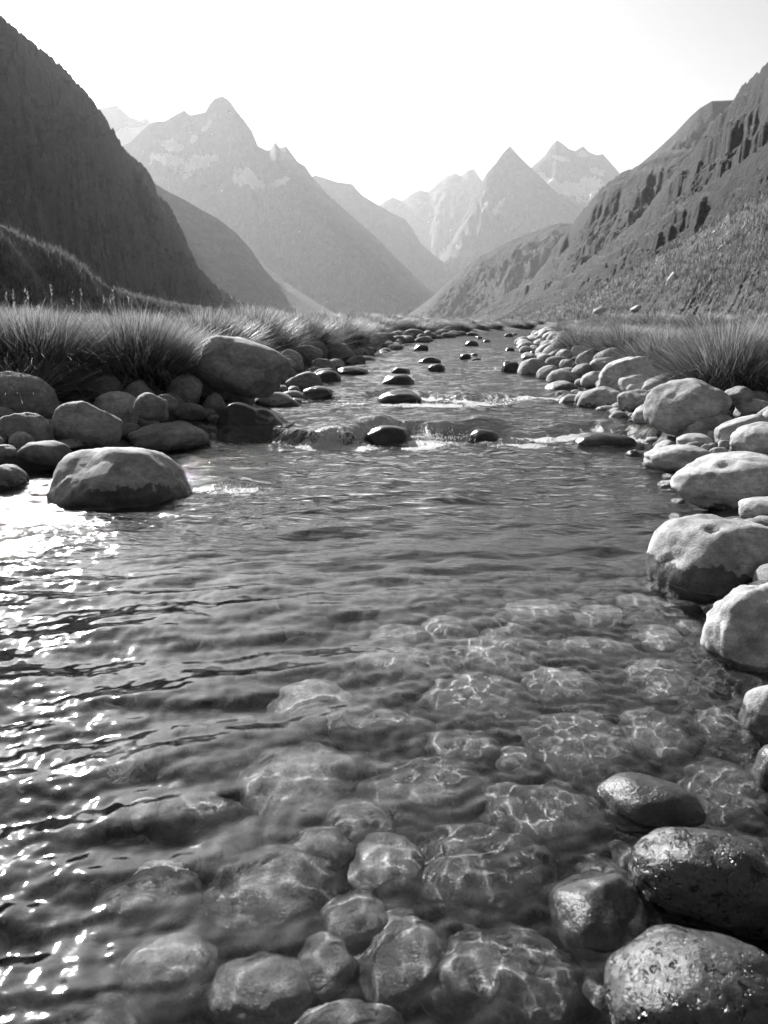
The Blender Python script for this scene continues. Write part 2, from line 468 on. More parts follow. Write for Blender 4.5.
STONES = []     # placed footprints (x, y, radius)
def place_stone(box, label, name='bank_boulder', cat='boulder', mode='above', tilt=0., yaw=0., tone=1., br=.85, cr=None,
                p=2.3, cuts=4, rough=1., dents=(), seed=None, sub=5, wet=.03, pitted=0., group=None, zc=None, lift=0., top=None, cmax=1.15, sharp=.4, pitch=0.):
    """a stone that fills the picture box (u0, v0, u1, v1) from where it really stands; mode: above = stands in water or on bank,
    sub = under water on the bed, free = centre height zc given"""
    u0, v0, u1, v1 = box
    seed = seed if seed is not None else len(STONES)*13+5
    S, Fc = stone_shape(seed, sub, p, cuts, rough, dents, sharp)
    R = np.array(Matrix.Rotation(tilt, 3, 'Y') @ Matrix.Rotation(pitch, 3, 'X') @ Matrix.Rotation(yaw, 3, 'Z'))
    us, vs = (u0+u1)/2, (v0+v1)/2
    if mode == 'above': P = hit(us, v1)
    elif mode == 'sub': P = hit(us, vs)
    else:
        r = ray(us, vs); t = (zc-CAMZ)/r[2]; P = np.array([0, 0, CAMZ])+r*t
    g = P[:2]/np.linalg.norm(P[:2])
    if mode == 'sub' and cr is None: cr = .56
    az = -math.atan2(g[0], g[1])
    Rz = np.array(Matrix.Rotation(az, 3, 'Z'))
    dep = P[1]*CP-(P[2]-CAMZ)*SP
    a = (u1-u0)/2*dep/F
    th = math.atan2(CAMZ-P[2], math.hypot(P[0], P[1]))
    b = a*br; hm = (v1-v0)*dep/F
    c = cr*a if cr else min(max(hm*.7, .35*a), 1.3*a)
    pos = np.array([P[0]+g[0]*b*.8, P[1]+g[1]*b*.8, P[2]])
    if mode != 'above': pos = P.copy()
    st = np.arange(0, len(S), max(1, len(S)//700))
    for it in range(9):
        Vv = (S*np.array([a, b, c])) @ R.T @ Rz.T
        ext = Vv[:, 2].max(); low = Vv[:, 2].min()
        lv = lvl1(pos[0]-g[0]*b*.9, pos[1]-g[1]*b*.9) if mode == 'above' else lvl1(pos[0], pos[1]); gz = g1(pos[0], pos[1])
        inwater = gz < lv-.03
        if mode == 'above':
            pos[2] = (lv+lift if inwater else gz-low*.62+lift)
            cutz = lv if inwater else gz
        elif mode == 'sub':
            td = top if top is not None else .085+.03*max(0, pos[1]-1.5)
            pos[2] = lv-td-ext; cutz = -99
        else:
            pos[2] = zc; cutz = -99 if zc < .1 else lv
        Q = (Vv+pos)[st]
        Q = Q[Q[:, 2] > cutz-.004]
        if len(Q) < 5: break
        pu, pv = project(Q, lv if mode != 'above' else None)
        w = pu.max()-pu.min(); h = pv.max()-pv.min()
        dep = pos[1]*CP-(pos[2]-CAMZ)*SP
        f = np.clip((u1-u0)/w, .7, 1.4); a *= f
        fh = np.clip((v1-v0)/h, .75, 1.35)
        if cr: b *= fh
        elif mode == 'above': b *= f; c *= fh
        else: b *= (fh**.6)*(f**.4); c *= fh**.5*f**.5
        b = min(max(b, .5*a), (1.5 if mode == 'sub' else 1.35)*a); c = min(max(c, .3*a), cmax*a)
        if mode == 'sub': c = min(c, .18); b = min(b, 1.5*a)
        pos[0] += ((us-(pu.max()+pu.min())/2))*dep/F
        # move along the line of sight on the ground for the vertical miss
        dv = (v1-pv.max()) if mode == 'above' else (vs-(pv.max()+pv.min())/2)
        s_ = max(math.sin(th), .04)
        step = -dv*dep/F/s_
        step = max(-.25*dep, min(.25*dep, step))*.7
        pos[0] += g[0]*step; pos[1] += g[1]*step
    Vv = (S*np.array([a, b, c])) @ R.T @ Rz.T
    lv = lvl1(pos[0], pos[1]); gz = g1(pos[0], pos[1])
    me = mesh_from(name, Vv, Fc)
    o = link(name, me, M_STONE, label, cat, group)
    o.location = pos.tolist()
    inwater = gz < lv-.03
    props(o, tone, (lv+wet) if (inwater or mode != 'above') else min(gz-.02, lv+wet), pitted)
    STONES.append((pos[0], pos[1], max(a, b)))
    return o

def props(o, tone, wl, pitted=0., wz=None):
    o['water_z'] = float(wz if wz is not None else lvl1(o.location.x, o.location.y)); o['tone'] = float(tone); o['wet_line'] = float(wl); o['pitted'] = float(pitted); o['grain'] = random.uniform(0, 50)
    o.cycles.is_caustics_receiver = True

# ------------------------------------------------------------------ stones of the shaded (far from the sun-lit) bank, tones darkened to paint in backlit shade
A = place_stone
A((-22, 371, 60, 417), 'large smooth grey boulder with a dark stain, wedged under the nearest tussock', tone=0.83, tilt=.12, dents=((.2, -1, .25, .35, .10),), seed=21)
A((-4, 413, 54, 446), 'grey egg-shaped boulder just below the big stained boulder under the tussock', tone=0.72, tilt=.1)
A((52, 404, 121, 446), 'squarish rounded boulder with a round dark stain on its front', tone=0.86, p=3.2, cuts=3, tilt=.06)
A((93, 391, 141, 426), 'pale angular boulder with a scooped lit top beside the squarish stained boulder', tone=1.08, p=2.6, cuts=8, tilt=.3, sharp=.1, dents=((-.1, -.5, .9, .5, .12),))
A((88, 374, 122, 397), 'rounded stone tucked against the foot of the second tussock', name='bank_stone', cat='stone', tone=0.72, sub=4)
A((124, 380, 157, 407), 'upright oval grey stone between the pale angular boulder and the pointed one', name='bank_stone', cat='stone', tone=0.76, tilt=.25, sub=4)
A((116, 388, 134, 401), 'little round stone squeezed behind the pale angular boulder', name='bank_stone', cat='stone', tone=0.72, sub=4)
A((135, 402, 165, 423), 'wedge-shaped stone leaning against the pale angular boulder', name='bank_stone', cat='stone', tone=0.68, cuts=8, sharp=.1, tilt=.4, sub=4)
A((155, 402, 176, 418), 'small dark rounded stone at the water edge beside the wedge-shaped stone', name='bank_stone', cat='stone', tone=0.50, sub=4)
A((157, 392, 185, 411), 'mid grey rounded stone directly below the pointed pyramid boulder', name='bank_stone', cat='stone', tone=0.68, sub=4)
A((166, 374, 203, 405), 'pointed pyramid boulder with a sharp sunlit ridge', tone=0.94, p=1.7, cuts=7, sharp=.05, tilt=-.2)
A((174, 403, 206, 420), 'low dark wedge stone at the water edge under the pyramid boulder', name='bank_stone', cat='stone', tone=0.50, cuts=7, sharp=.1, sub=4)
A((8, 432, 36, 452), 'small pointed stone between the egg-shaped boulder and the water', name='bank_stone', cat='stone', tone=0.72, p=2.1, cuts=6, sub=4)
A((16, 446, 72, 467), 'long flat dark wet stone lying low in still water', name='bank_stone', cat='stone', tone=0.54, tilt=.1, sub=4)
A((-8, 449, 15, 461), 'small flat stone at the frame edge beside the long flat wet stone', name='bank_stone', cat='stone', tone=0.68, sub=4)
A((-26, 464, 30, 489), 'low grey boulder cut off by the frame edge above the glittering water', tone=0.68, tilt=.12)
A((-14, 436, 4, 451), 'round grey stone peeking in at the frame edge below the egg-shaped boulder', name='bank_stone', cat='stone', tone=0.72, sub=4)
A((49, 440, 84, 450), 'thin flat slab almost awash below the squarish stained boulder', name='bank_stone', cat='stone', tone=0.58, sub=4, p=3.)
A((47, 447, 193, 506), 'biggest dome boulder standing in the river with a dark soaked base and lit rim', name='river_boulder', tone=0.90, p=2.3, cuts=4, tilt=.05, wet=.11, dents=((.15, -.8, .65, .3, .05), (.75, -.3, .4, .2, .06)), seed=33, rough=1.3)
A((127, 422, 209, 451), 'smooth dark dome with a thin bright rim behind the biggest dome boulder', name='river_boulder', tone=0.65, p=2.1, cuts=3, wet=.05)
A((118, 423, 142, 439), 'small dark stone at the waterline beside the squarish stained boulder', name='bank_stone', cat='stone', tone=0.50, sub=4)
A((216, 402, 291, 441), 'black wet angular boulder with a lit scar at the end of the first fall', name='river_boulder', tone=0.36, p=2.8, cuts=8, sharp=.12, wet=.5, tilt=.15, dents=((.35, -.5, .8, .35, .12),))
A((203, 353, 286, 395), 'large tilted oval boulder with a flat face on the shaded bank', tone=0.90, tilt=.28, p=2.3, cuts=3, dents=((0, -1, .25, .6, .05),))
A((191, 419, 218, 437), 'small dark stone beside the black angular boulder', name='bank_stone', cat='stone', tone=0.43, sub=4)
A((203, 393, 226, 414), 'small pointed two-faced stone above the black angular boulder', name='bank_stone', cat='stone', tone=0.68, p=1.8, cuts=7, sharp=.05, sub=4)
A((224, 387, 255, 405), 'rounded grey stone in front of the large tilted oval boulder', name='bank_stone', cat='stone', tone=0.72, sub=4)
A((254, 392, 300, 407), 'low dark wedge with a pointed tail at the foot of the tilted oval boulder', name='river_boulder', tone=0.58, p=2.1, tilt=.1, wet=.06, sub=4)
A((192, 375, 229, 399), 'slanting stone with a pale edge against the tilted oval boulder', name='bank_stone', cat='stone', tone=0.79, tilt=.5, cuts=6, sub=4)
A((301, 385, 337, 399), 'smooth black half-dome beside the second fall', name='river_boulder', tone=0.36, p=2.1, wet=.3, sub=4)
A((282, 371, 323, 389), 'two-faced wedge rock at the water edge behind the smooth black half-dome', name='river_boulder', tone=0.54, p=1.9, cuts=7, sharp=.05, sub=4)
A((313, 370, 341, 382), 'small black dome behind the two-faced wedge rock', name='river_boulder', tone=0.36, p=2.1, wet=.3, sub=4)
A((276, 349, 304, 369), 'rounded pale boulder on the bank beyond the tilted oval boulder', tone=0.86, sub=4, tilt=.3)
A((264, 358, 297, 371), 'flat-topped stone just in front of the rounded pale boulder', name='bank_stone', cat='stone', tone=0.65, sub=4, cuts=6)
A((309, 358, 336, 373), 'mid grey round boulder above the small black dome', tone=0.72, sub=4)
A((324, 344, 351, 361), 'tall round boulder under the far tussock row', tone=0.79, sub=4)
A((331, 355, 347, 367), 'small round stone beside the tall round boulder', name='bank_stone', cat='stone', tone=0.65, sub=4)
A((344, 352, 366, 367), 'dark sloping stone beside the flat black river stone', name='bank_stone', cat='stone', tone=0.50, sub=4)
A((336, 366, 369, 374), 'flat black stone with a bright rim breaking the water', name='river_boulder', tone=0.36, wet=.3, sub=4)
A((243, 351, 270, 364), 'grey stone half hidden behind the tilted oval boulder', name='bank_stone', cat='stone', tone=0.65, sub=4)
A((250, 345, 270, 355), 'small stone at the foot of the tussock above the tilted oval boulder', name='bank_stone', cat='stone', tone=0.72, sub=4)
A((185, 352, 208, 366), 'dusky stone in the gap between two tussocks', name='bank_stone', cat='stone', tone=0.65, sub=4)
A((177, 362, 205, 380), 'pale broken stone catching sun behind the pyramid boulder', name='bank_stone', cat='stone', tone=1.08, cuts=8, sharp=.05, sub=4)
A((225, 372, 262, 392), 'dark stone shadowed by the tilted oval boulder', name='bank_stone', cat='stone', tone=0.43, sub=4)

# ------------------------------------------------------------------ stones standing in mid river
MR = dict(name='river_boulder', tone=.42, wet=.4, sub=4, cmax=.7, cuts=3)
A((382, 374, 415, 385), 'black dome alone in mid river, nearest above the second fall', p=2.1, **MR)
A((377, 389, 422, 403), 'wide black dome on the lip of the second fall', p=2.2, **MR)
A((391, 367, 410, 374), 'small black hump in mid river beyond the lone dome', **MR)
A((428, 364, 445, 370), 'small black hump beside a smooth lip of water in mid channel', **MR)
A((418, 357, 441, 363), 'flat two-humped black stone in the far channel', **MR)
A((460, 352, 471, 358), 'tiny black dome in the middle of the far channel', **MR)
A((472, 358, 481, 361), 'tiniest dark stone awash in the far channel', **MR)
A((461, 390, 481, 396), 'small wet stone ringed by spilling water above the second fall', **MR)
A((364, 425, 412, 443), 'black dome under the pouring water of the first fall', p=2.2, **MR)
A((468, 429, 499, 441), 'smaller black dome in the middle of the first fall', p=2.2, **MR)
A((574, 432, 637, 447), 'long black ridge stone with glints at the sunlit end of the first fall', p=2.3, **MR)
A((318, 425, 356, 442), 'dark sunken stone beside the splashing white of the first fall', **MR)
A((625, 448, 642, 457), 'small black pointed stone alone in calm water below the first fall', p=1.8, **MR)
A((333, 356, 352, 363), 'low black stone off the shaded bank by the fourth fall', **MR)

# ------------------------------------------------------------------ stones of the sunlit bank
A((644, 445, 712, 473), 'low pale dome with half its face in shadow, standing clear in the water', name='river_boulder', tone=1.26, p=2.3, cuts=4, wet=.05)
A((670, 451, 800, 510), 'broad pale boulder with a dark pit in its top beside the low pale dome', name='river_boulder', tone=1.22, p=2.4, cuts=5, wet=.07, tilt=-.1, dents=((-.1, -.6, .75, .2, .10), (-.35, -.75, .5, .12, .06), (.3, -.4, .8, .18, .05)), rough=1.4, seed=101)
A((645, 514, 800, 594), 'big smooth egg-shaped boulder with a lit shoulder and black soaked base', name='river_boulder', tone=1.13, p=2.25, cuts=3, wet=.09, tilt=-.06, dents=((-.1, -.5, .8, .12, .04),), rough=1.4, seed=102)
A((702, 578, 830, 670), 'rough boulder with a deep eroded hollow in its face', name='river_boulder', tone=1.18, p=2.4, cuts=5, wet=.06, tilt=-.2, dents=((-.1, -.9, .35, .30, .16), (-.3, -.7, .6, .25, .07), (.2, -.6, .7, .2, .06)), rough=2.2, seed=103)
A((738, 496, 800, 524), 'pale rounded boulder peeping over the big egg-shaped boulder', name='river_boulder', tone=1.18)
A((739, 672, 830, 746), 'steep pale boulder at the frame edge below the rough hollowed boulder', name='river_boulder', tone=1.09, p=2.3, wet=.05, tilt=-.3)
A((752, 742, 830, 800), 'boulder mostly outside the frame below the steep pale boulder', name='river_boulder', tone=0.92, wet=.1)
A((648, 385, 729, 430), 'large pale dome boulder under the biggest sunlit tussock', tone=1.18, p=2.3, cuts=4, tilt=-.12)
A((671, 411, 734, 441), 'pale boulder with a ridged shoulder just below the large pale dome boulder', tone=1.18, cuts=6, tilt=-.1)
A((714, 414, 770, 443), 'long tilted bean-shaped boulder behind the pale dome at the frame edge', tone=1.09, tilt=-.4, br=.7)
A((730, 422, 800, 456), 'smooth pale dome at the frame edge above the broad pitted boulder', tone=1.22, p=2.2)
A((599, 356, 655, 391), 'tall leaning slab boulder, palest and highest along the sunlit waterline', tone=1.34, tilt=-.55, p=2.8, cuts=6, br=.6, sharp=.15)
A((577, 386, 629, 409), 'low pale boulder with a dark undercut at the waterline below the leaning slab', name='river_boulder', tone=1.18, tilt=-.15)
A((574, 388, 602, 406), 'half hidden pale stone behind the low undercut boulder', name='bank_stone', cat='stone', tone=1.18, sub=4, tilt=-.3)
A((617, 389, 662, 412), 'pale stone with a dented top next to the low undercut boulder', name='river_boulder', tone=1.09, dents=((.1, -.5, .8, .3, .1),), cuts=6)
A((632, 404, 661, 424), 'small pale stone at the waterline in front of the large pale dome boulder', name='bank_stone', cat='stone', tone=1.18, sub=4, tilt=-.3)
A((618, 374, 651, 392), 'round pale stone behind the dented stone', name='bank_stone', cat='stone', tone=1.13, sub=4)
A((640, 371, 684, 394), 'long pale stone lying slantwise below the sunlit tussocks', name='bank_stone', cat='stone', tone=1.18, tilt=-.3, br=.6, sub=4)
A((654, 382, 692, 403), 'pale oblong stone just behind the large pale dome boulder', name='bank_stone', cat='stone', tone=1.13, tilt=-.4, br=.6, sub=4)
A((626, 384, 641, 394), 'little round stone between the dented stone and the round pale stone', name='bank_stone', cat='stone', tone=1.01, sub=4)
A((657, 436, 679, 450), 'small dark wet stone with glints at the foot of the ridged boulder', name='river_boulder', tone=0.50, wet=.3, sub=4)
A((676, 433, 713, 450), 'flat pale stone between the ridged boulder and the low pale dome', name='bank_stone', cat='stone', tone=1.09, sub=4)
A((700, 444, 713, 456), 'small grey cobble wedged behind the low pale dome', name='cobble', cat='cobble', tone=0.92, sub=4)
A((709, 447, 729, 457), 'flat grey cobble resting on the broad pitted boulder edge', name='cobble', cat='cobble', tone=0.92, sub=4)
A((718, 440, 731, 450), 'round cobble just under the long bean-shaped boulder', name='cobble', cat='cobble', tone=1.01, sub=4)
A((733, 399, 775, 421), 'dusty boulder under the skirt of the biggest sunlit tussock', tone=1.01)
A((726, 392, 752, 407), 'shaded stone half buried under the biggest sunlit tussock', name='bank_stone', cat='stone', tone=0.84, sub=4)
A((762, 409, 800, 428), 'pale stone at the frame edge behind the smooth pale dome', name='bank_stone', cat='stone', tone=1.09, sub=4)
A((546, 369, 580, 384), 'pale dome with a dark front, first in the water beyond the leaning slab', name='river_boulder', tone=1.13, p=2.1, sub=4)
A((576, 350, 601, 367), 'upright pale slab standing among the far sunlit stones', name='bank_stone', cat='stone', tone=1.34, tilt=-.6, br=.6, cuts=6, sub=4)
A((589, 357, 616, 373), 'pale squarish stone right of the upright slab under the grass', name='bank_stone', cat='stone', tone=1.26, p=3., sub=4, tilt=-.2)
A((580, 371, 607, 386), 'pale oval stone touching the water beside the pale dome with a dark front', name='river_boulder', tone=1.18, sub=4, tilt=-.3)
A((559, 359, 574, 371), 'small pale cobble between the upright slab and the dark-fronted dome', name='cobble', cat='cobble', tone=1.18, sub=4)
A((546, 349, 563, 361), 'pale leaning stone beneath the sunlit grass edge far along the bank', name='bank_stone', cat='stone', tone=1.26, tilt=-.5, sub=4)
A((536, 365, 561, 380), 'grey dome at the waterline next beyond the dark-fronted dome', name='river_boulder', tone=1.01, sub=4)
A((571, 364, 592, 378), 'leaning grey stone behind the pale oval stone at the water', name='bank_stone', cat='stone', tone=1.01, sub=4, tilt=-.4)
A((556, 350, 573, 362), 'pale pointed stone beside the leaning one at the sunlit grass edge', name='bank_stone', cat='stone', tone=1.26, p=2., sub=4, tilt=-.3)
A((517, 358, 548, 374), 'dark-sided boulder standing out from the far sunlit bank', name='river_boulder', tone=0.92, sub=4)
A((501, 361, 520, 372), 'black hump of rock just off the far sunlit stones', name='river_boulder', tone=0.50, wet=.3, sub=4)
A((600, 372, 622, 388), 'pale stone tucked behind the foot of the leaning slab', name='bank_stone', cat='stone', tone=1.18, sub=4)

# ------------------------------------------------------------------ foreground: soaked and sunken stones
A((604, 925, 812, 1110), 'largest pitted boulder breaking the surface in the near corner', name='river_boulder', mode='free', zc=.015, tone=.8, pitted=1., wet=.5, p=2.2, cuts=2, sharp=.7, cr=.72, sub=6, seed=207, rough=.7)
A((629, 832, 830, 940), 'long glossy pitted boulder with a bright highlight beside the largest near one', name='river_boulder', mode='free', zc=.0, tone=.62, pitted=1., wet=.5, p=2.4, cuts=2, sharp=.7, cr=.6, sub=6, seed=202, rough=.7)
A((549, 870, 648, 963), 'wet creased stone squeezed between the two pitted boulders and the net-lit dome', name='river_boulder', mode='free', zc=-.035, tone=.8, wet=.5, p=2.2, cuts=5, sharp=.15, cr=.78, seed=203)
A((596, 772, 706, 841), 'smooth dark stone with a shining tip just breaking the surface', name='river_boulder', mode='free', zc=-.035, tone=.75, wet=.5, p=2.2, cuts=2, cr=.62, seed=204, rough=.5)
SB = dict(name='submerged_stone', cat='stone', mode='sub', cuts=3, sharp=.65)
def B(box, label, tone=1., **k):
    u, v, w, h = (box[0]+box[2])/2, (box[1]+box[3])/2, (box[2]-box[0])*.53, (box[3]-box[1])*.53
    place_stone((u-w, v-h, u+w, v+h), label, tone=tone*1.22, **{**SB, **k})
B((412, 827, 554, 932), 'domed sunken stone wearing the boldest net of light lines', tone=.9)
B((421, 926, 584, 1050), 'large sunken stone with a branching light net at the bottom edge', tone=1., p=2.7)
B((484, 784, 613, 858), 'banded sunken stone with a shadowed lower half', tone=1.15)
B((344, 914, 447, 1007), 'tilted oval sunken stone with a pale streaked top', tone=1.1, tilt=-.3, yaw=.5)
B((359, 756, 491, 842), 'smooth dark sunken stone rimmed by light beside the net-lit dome', tone=.7, rough=.5)
B((206, 848, 341, 948), 'wide plain sunken stone with faint ripple shadows', tone=.75, rough=.5)
B((209, 954, 315, 1035), 'round sunken stone with a mottled light patch at the bottom edge', tone=.95)
B((298, 934, 352, 998), 'small dark sunken stone with one bright patch', tone=.8)
B((323, 889, 388, 946), 'small rounded sunken stone above the tilted oval', tone=.9)
B((349, 837, 422, 902), 'sunken stone with curled light lines beside the net-lit dome', tone=1.)
B((325, 808, 392, 852), 'sunken stone with two pale stripes', tone=.85)
B((243, 744, 357, 832), 'large round sunken stone under fine close ripples', tone=.7, rough=.5)
B((288, 828, 352, 874), 'angular sunken stone with a glassy bright rim', tone=1.1)
B((423, 676, 538, 734), 'sunken stone crossed by a coarse light mesh, under paler water', tone=1.15)
B((521, 713, 642, 788), 'sunken stone with looping light rings near the shining dark stone', tone=1.1)
B((619, 707, 692, 767), 'sunken stone fluted with bright parallel lines', tone=1.15)
B((690, 703, 758, 752), 'flat-topped sunken stone close to the steep pale boulder', tone=1.1)
B((677, 750, 775, 836), 'sunken stone with a crackled light web beside the long glossy boulder', tone=1.1)
B((428, 729, 502, 772), 'smooth dim sunken stone beyond the dark rimmed one', tone=.8)
B((496, 746, 533, 774), 'small pale sunken cobble between the dim stone and the looping rings', name='submerged_cobble', cat='cobble', tone=1.3)
B((522, 667, 601, 707), 'sunken stone edged with a fringe of curved light teeth', tone=1.2)
B((624, 659, 697, 707), 'sunken stone with a split bright top', tone=1.25)
B((543, 637, 642, 670), 'long low sunken stone with a ragged bright edge', tone=1.25)
B((453, 634, 547, 684), 'wide smooth sunken stone with a bright flank in dim water', tone=1.0)
B((422, 616, 474, 648), 'pale speckled sunken stone in mid channel', tone=1.2)
B((498, 598, 583, 633), 'pale domed sunken stone farthest out in the shallows', tone=1.2)
B((638, 623, 684, 654), 'speckled sunken stone near the rough hollowed boulder', tone=1.25)
B((613, 592, 674, 614), 'faint pale sunken stone in front of the big egg-shaped boulder', tone=1.3)
B((575, 604, 622, 630), 'pale kite-shaped sunken stone next to the faint one', tone=1.3)
B((353, 649, 462, 693), 'broad pale sunken stone with a straight dark ripple across it', tone=1.1)
B((368, 624, 432, 651), 'dim sunken stone beyond the broad rippled one', tone=1.)
B((328, 711, 434, 748), 'broad dim sunken stone behind the large round one', tone=.9)
B((478, 624, 537, 643), 'thin pale sunken stone behind the wide smooth one', tone=1.2)
B((704, 667, 768, 707), 'lined sunken stone in the shadow of the rough hollowed boulder', tone=1.)
B((696, 593, 724, 612), 'small sunken cobble in the black shade of the egg-shaped boulder', name='submerged_cobble', cat='cobble', tone=.9)
B((676, 618, 708, 636), 'sunken cobble beside the rough hollowed boulder foot', name='submerged_cobble', cat='cobble', tone=1.)
B((268, 679, 352, 732), 'faint pale sunken stone under sky-reflecting water', tone=1.2)
B((148, 795, 246, 838), 'dim long sunken stone under dark ripples', tone=.8)
B((95, 864, 202, 932), 'sunken stone with a bright sunlit edge amid the glitter', tone=1.2)
B((130, 799, 158, 823), 'tiny pale sunken cobble among the dark ripples', name='submerged_cobble', cat='cobble', tone=1.5)
B((86, 742, 165, 792), 'dim grey sunken stone beside the sun glitter', tone=.95)
B((120, 935, 215, 1010), 'dark sunken stone between the glitter and the mottled round stone', tone=.75)
B((575, 856, 634, 890), 'dark sunken stone in the gap behind the wet creased stone', tone=.7)
B((610, 838, 652, 872), 'small shaded cobble behind the long glossy boulder', name='submerged_cobble', cat='cobble', tone=.7)
B((285, 1000, 400, 1060), 'pale sunken stone at the bottom edge below the tilted oval', tone=1.2)
B((585, 960, 615, 1020), 'narrow dark sunken cobble beside the largest near boulder', name='submerged_cobble', cat='cobble', tone=.8)

# ------------------------------------------------------------------ smaller stones between them
_var = []
def variant(k):
    while len(_var) <= k:
        i = len(_var); S, Fc = stone_shape(900+i, 3, 2.2+.15*(i % 5), 3+i % 5, .8)
        _var.append(mesh_from('cobble', S, Fc)); _var[-1].materials.append(M_STONE)
    return _var[k]

def small(x, y, r, z, name, label, cat, group, tone, wl, flat=.65):
    me = variant(random.randrange(14))
    o = bpy.data.objects.new(name, me); COL.objects.link(o)
    o.location = (x, y, z); o.scale = (r*random.uniform(.85, 1.2), r*random.uniform(.7, 1.), r*flat*random.uniform(.8, 1.25))
    o.rotation_euler = (random.uniform(-.3, .3), random.uniform(-.3, .3), random.uniform(0, 6.28))
    tag(o, label, cat, group); props(o, tone, wl)
    STONES.append((x, y, r*.9))
    return o

def clear(x, y, r, k=.8):
    for (a, b, c) in STONES:
        if abs(a-x) < (c+r) and abs(b-y) < (c+r) and (a-x)**2+(b-y)**2 < (k*(c+r))**2: return False
    return True

def inview(x, y, m=110):
    u, v = project([(x, y, 0.)]); return -m < u[0] < W+m and 300 < v[0] < H+90

def scatter(n, xf, yf, rf, fn, k=.8, tries=40):
    c = 0
    for _ in range(n*tries):
        if c >= n: break
        y = yf(); x = xf(y); r = rf(y)
        if not inview(x, y) or not clear(x, y, r, k): continue
        fn(x, y, r); c += 1
    return c

def bedstone(x, y, r):
    z = g1(x, y)
    small(x, y, r, z+r*.5, 'submerged_cobble', 'small dim sunken cobble filling gaps on the river bed', 'cobble', 'cobbles on the river bed', random.uniform(.3, .8), 1.)
scatter(110, lambda y: random.uniform(-1.7, xr(y)+.05), lambda y=0: random.uniform(1.0, 3.9), lambda y: random.uniform(.07, .125), bedstone, .72)
scatter(150, lambda y: random.uniform(max(-2.2, -y*.6), xr(y)+.05), lambda y=0: 1.0+3.2*random.random()**1.4, lambda y: random.uniform(.035, .07), bedstone, .8)

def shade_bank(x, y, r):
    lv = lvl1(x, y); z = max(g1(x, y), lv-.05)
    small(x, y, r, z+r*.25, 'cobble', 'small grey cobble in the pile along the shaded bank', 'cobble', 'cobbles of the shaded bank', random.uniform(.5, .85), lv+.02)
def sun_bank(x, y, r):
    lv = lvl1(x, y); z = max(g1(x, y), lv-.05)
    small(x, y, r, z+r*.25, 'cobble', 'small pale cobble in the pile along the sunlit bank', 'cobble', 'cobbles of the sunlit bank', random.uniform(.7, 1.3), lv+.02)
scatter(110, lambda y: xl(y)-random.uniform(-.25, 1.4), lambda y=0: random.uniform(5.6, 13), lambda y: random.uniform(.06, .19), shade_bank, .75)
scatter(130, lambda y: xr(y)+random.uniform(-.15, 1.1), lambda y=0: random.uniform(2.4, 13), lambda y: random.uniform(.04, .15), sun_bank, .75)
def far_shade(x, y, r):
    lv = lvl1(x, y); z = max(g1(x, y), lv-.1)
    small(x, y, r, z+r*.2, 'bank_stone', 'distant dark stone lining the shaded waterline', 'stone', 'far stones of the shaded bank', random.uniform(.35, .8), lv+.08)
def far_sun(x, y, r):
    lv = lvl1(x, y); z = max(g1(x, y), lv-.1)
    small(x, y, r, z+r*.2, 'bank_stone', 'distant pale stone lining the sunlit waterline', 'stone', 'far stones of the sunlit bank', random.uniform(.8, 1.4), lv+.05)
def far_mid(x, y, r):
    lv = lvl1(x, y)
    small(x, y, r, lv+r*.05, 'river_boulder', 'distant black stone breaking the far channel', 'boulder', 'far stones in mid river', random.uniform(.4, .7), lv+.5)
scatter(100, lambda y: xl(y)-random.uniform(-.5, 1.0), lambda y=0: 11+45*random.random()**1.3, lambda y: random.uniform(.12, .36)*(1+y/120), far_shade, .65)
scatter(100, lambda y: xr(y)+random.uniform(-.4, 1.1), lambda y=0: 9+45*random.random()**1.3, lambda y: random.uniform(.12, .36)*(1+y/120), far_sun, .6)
scatter(11, lambda y: random.uniform(xl(y)+.4, xr(y)-.6), lambda y=0: random.uniform(15, 60), lambda y: random.uniform(.09, .2)*(1+y/70), far_mid, 1.2)

# ------------------------------------------------------------------ grass
def blades(root, length, width, heading, lean, bend, tone, seg=4):
    """curved tapering blades as one vertex/face set"""
    n = len(root); K = seg+1
    t = np.linspace(0, 1, K)
    ang = lean[:, None]+bend[:, None]*t[None]**1.5
    dl = length[:, None]/seg
    hx = np.cumsum(np.sin(ang)*dl, 1); hz = np.cumsum(np.cos(ang)*dl, 1)
    hx = np.concatenate([np.zeros((n, 1)), hx[:, :-1]], 1); hz = np.concatenate([np.zeros((n, 1)), hz[:, :-1]], 1)
    c, s = np.cos(heading)[:, None], np.sin(heading)[:, None]
    P = np.stack([root[:, 0:1]+hx*c, root[:, 1:2]+hx*s, root[:, 2:3]+hz], -1)
    wa = heading+np.pi/2+rng.normal(0, .5, n)
    wv = np.stack([np.cos(wa), np.sin(wa), np.zeros(n)], -1)[:, None]*(width[:, None]*(1-t[None]**1.6*.93))[..., None]*.5
    V = np.stack([P-wv, P+wv], 2).reshape(n, K*2, 3)
    i = np.arange(seg)*2
    f = np.stack([i, i+1, i+3, i+2], 1)
    Fc = (np.arange(n)[:, None, None]*(K*2)+f[None]).reshape(-1, 4)
    tv = tone[:, None]*(.6+1.1*t[None]**2)  # tone rises to the tip, painting backlit glow into the blade colour
    return V.reshape(-1, 3), Fc, np.repeat(tv, 2, 1).ravel()

def grass_mesh(name, parts):
    Vs, Fs, Ts = [], [], []; o = 0
    for V, Fc, T in parts:
        Vs.append(V); Fs.append(Fc+o); Ts.append(T); o += len(V)
    me = mesh_from(name, np.concatenate(Vs), np.concatenate(Fs)); point_attr(me, 'tone', np.concatenate(Ts))
    return me

